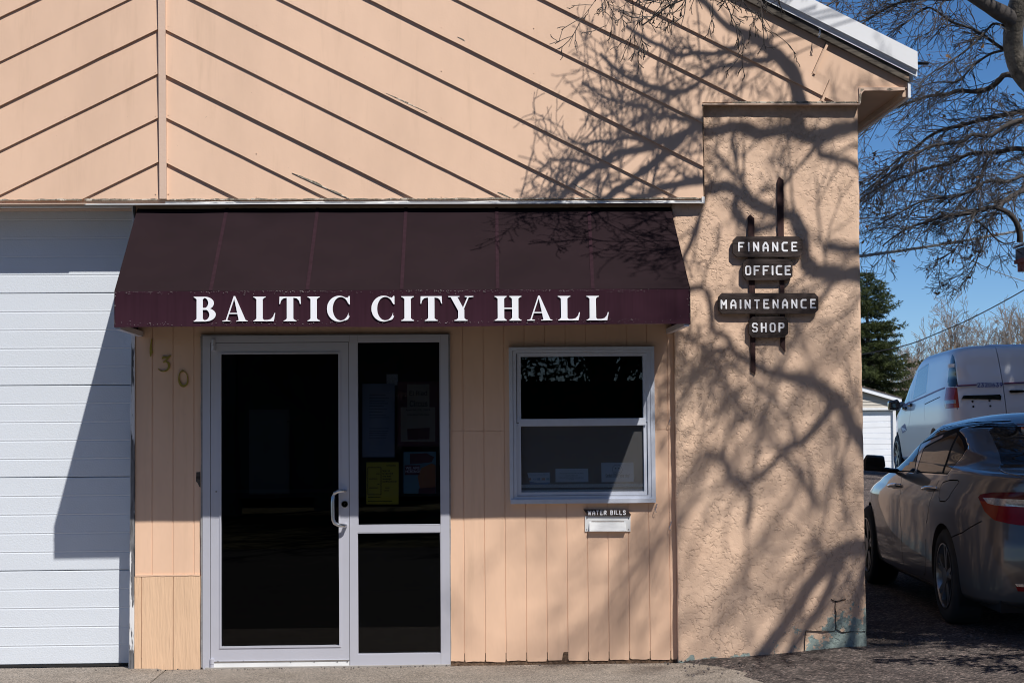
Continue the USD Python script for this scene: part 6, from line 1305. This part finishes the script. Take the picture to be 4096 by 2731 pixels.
gpart('door_trim', MB().box(dl1, dl1 + .09, YA - .02, YA, -.5, zd + .02).box(dl0 - .09, dl0, YA - .02, YA, -.5, zd + .02), 'white_paint')

# ------------------------------------------------------------------ wires, hanging box
plain('wire', (0.03, 0.03, 0.032), 0.6); plain('wire_grey', (0.20, 0.20, 0.20), 0.5)
def wire(pts, y0, y1, r, label, look='wire', twist=False):
    n = len(pts); L = curve([P(a, b, y0 + (y1 - y0) * k / (n - 1)) for k, (a, b) in enumerate(pts)], 60); m = MB()
    if twist:
        t = np.linspace(0, 1, 400); Lf = np.stack([np.interp(t, np.linspace(0, 1, 60), L[:, c]) for c in range(3)], 1)
        for ph in (0, 2.1, 4.2): m.tube(Lf + .008 * np.stack([0 * t, np.cos(t * 90 + ph), np.sin(t * 90 + ph)], 1), .0058, 4)
    else: m.tube(L, r, 5)
    tag(put('overhead_wire', m.mesh(), LOOK[look], smooth=True), label, 'wire')
wire([(3380, 1030), (3434, 1026), (3595, 1004), (3773, 977), (4096, 920), (4500, 830)], .45, 7.5, .01, 'thick twisted overhead cable running from the stucco side wall into the tree', 'wire_grey', True)
wire([(3380, 760), (3445, 799), (3543, 857), (3645, 951), (3784, 995), (3900, 1049), (3980, 1085), (4096, 1125), (4400, 1230)], 14, 16, .007, 'thin grey wire sloping down to the right through the branches', 'wire_grey')
wire([(3300, 1440), (3488, 1410), (3636, 1377), (3758, 1329), (3850, 1290), (3962, 1234), (4096, 1160), (4400, 990)], 36, 30, .014, 'dark wire rising to the right above the white van')
bx = thing('bird_house', 'small hanging bird house with grey roof and red floor at the right edge', 'bird house', P(4125, 1085, 3.2))
def brect(x0, y0, x1, y1, y=3.2): return prect(x0, y0, x1, y1, y)
plain('house_grey', (0.10, 0.12, 0.16), 0.6, var=0.2); plain('house_red', (0.28, 0.03, 0.02), 0.6, var=0.15)
part('house_box', MB().prism(brect(4083, 990, 4167, 1034), 3.1, 3.34).mesh(), LOOK['house_grey'], bx)
part('house_roof', MB().prism(ppoly([(4076, 990), (4126, 966), (4176, 990), (4176, 982), (4126, 956), (4076, 981)], 3.2), 3.08, 3.36).mesh(), LOOK['house_grey'], bx)
part('house_floor', MB().prism(brect(4080, 1034, 4170, 1050), 3.08, 3.36).mesh(), LOOK['house_red'], bx); part('seed_tray', MB().prism(brect(4088, 1050, 4162, 1083), 3.12, 3.32).mesh(), LOOK['house_red'], bx)
part('hanger', MB().tube([P(4126, 966, 3.2), P(4118, 900, 3.25), P(4110, 740, 3.5)], .004, 4).mesh(), LOOK['wire'], bx)
# ------------------------------------------------------------------ across the street: seen only as reflections in the glass
plain('clapboard', (0.22, 0.22, 0.23), 0.7)
oh = thing('house', 'grey house across the street reflected in the entrance glass', 'house', (-6, -34, -.1))
part('wall', MB().box(-13, 1.5, -42, -34, -.1, 5.2).mesh(), LOOK['clapboard'], oh)
part('roof', MB().add([(-13.5, -33.6, 5.1), (2, -33.6, 5.1), (2, -42.4, 5.1), (-13.5, -42.4, 5.1), (-13.5, -38, 8.2), (2, -38, 8.2)], [(0, 1, 5, 4), (2, 3, 4, 5)]).mesh(), LOOK['shingle'], oh)
part('door', MB().box(-4.6, -3.6, -33.97, -33.9, 0, 2.1).mesh(), LOOK['white_paint'], oh)
for x in (-10, -7.4, -1.6): part('window', MB().box(x, x + 1.2, -33.98, -33.9, 1, 2.5).mesh(), LOOK['van_glass'], oh)
OG = 'bare trees across the street'
for k, (x, y, s_) in enumerate([(-14 + 2.9 * i + (1.1 if i % 2 else 0), -26 - 2.0 * (i % 3), 1.35 + .12 * (i % 4)) for i in range(14)]):
    copy_thing(kinds[k % 2], 'bare tree across the street reflected in the dark glass', (x, y, -.1), 61 * k, (s_, s_, s_)).prim.SetCustomDataByKey('group', OG)


# a clipped hedge and its shrubs in front of the trees
hg = thing('hedge', 'dark clipped hedge across the street reflected in the window', 'hedge', (8, -24, -.1)); hb = MB(); gh = np.random.default_rng(3)
hb.box(1, 17, -25, -24.3, -.1, 2.5)
for k in range(16000):
    c = np.array([1.0 + 16 * gh.random(), -24 - 1.2 * gh.random(), 0.1 + (3.5 + .6 * math.sin(k * .7)) * gh.random() ** .8]); a, b = gh.normal(0, .085, 3), gh.normal(0, .085, 3); hb.add([c, c + a, c + b], [(0, 1, 2)])
part('foliage', hb.mesh(), LOOK['spruce_needles'], hg, kind='stuff')
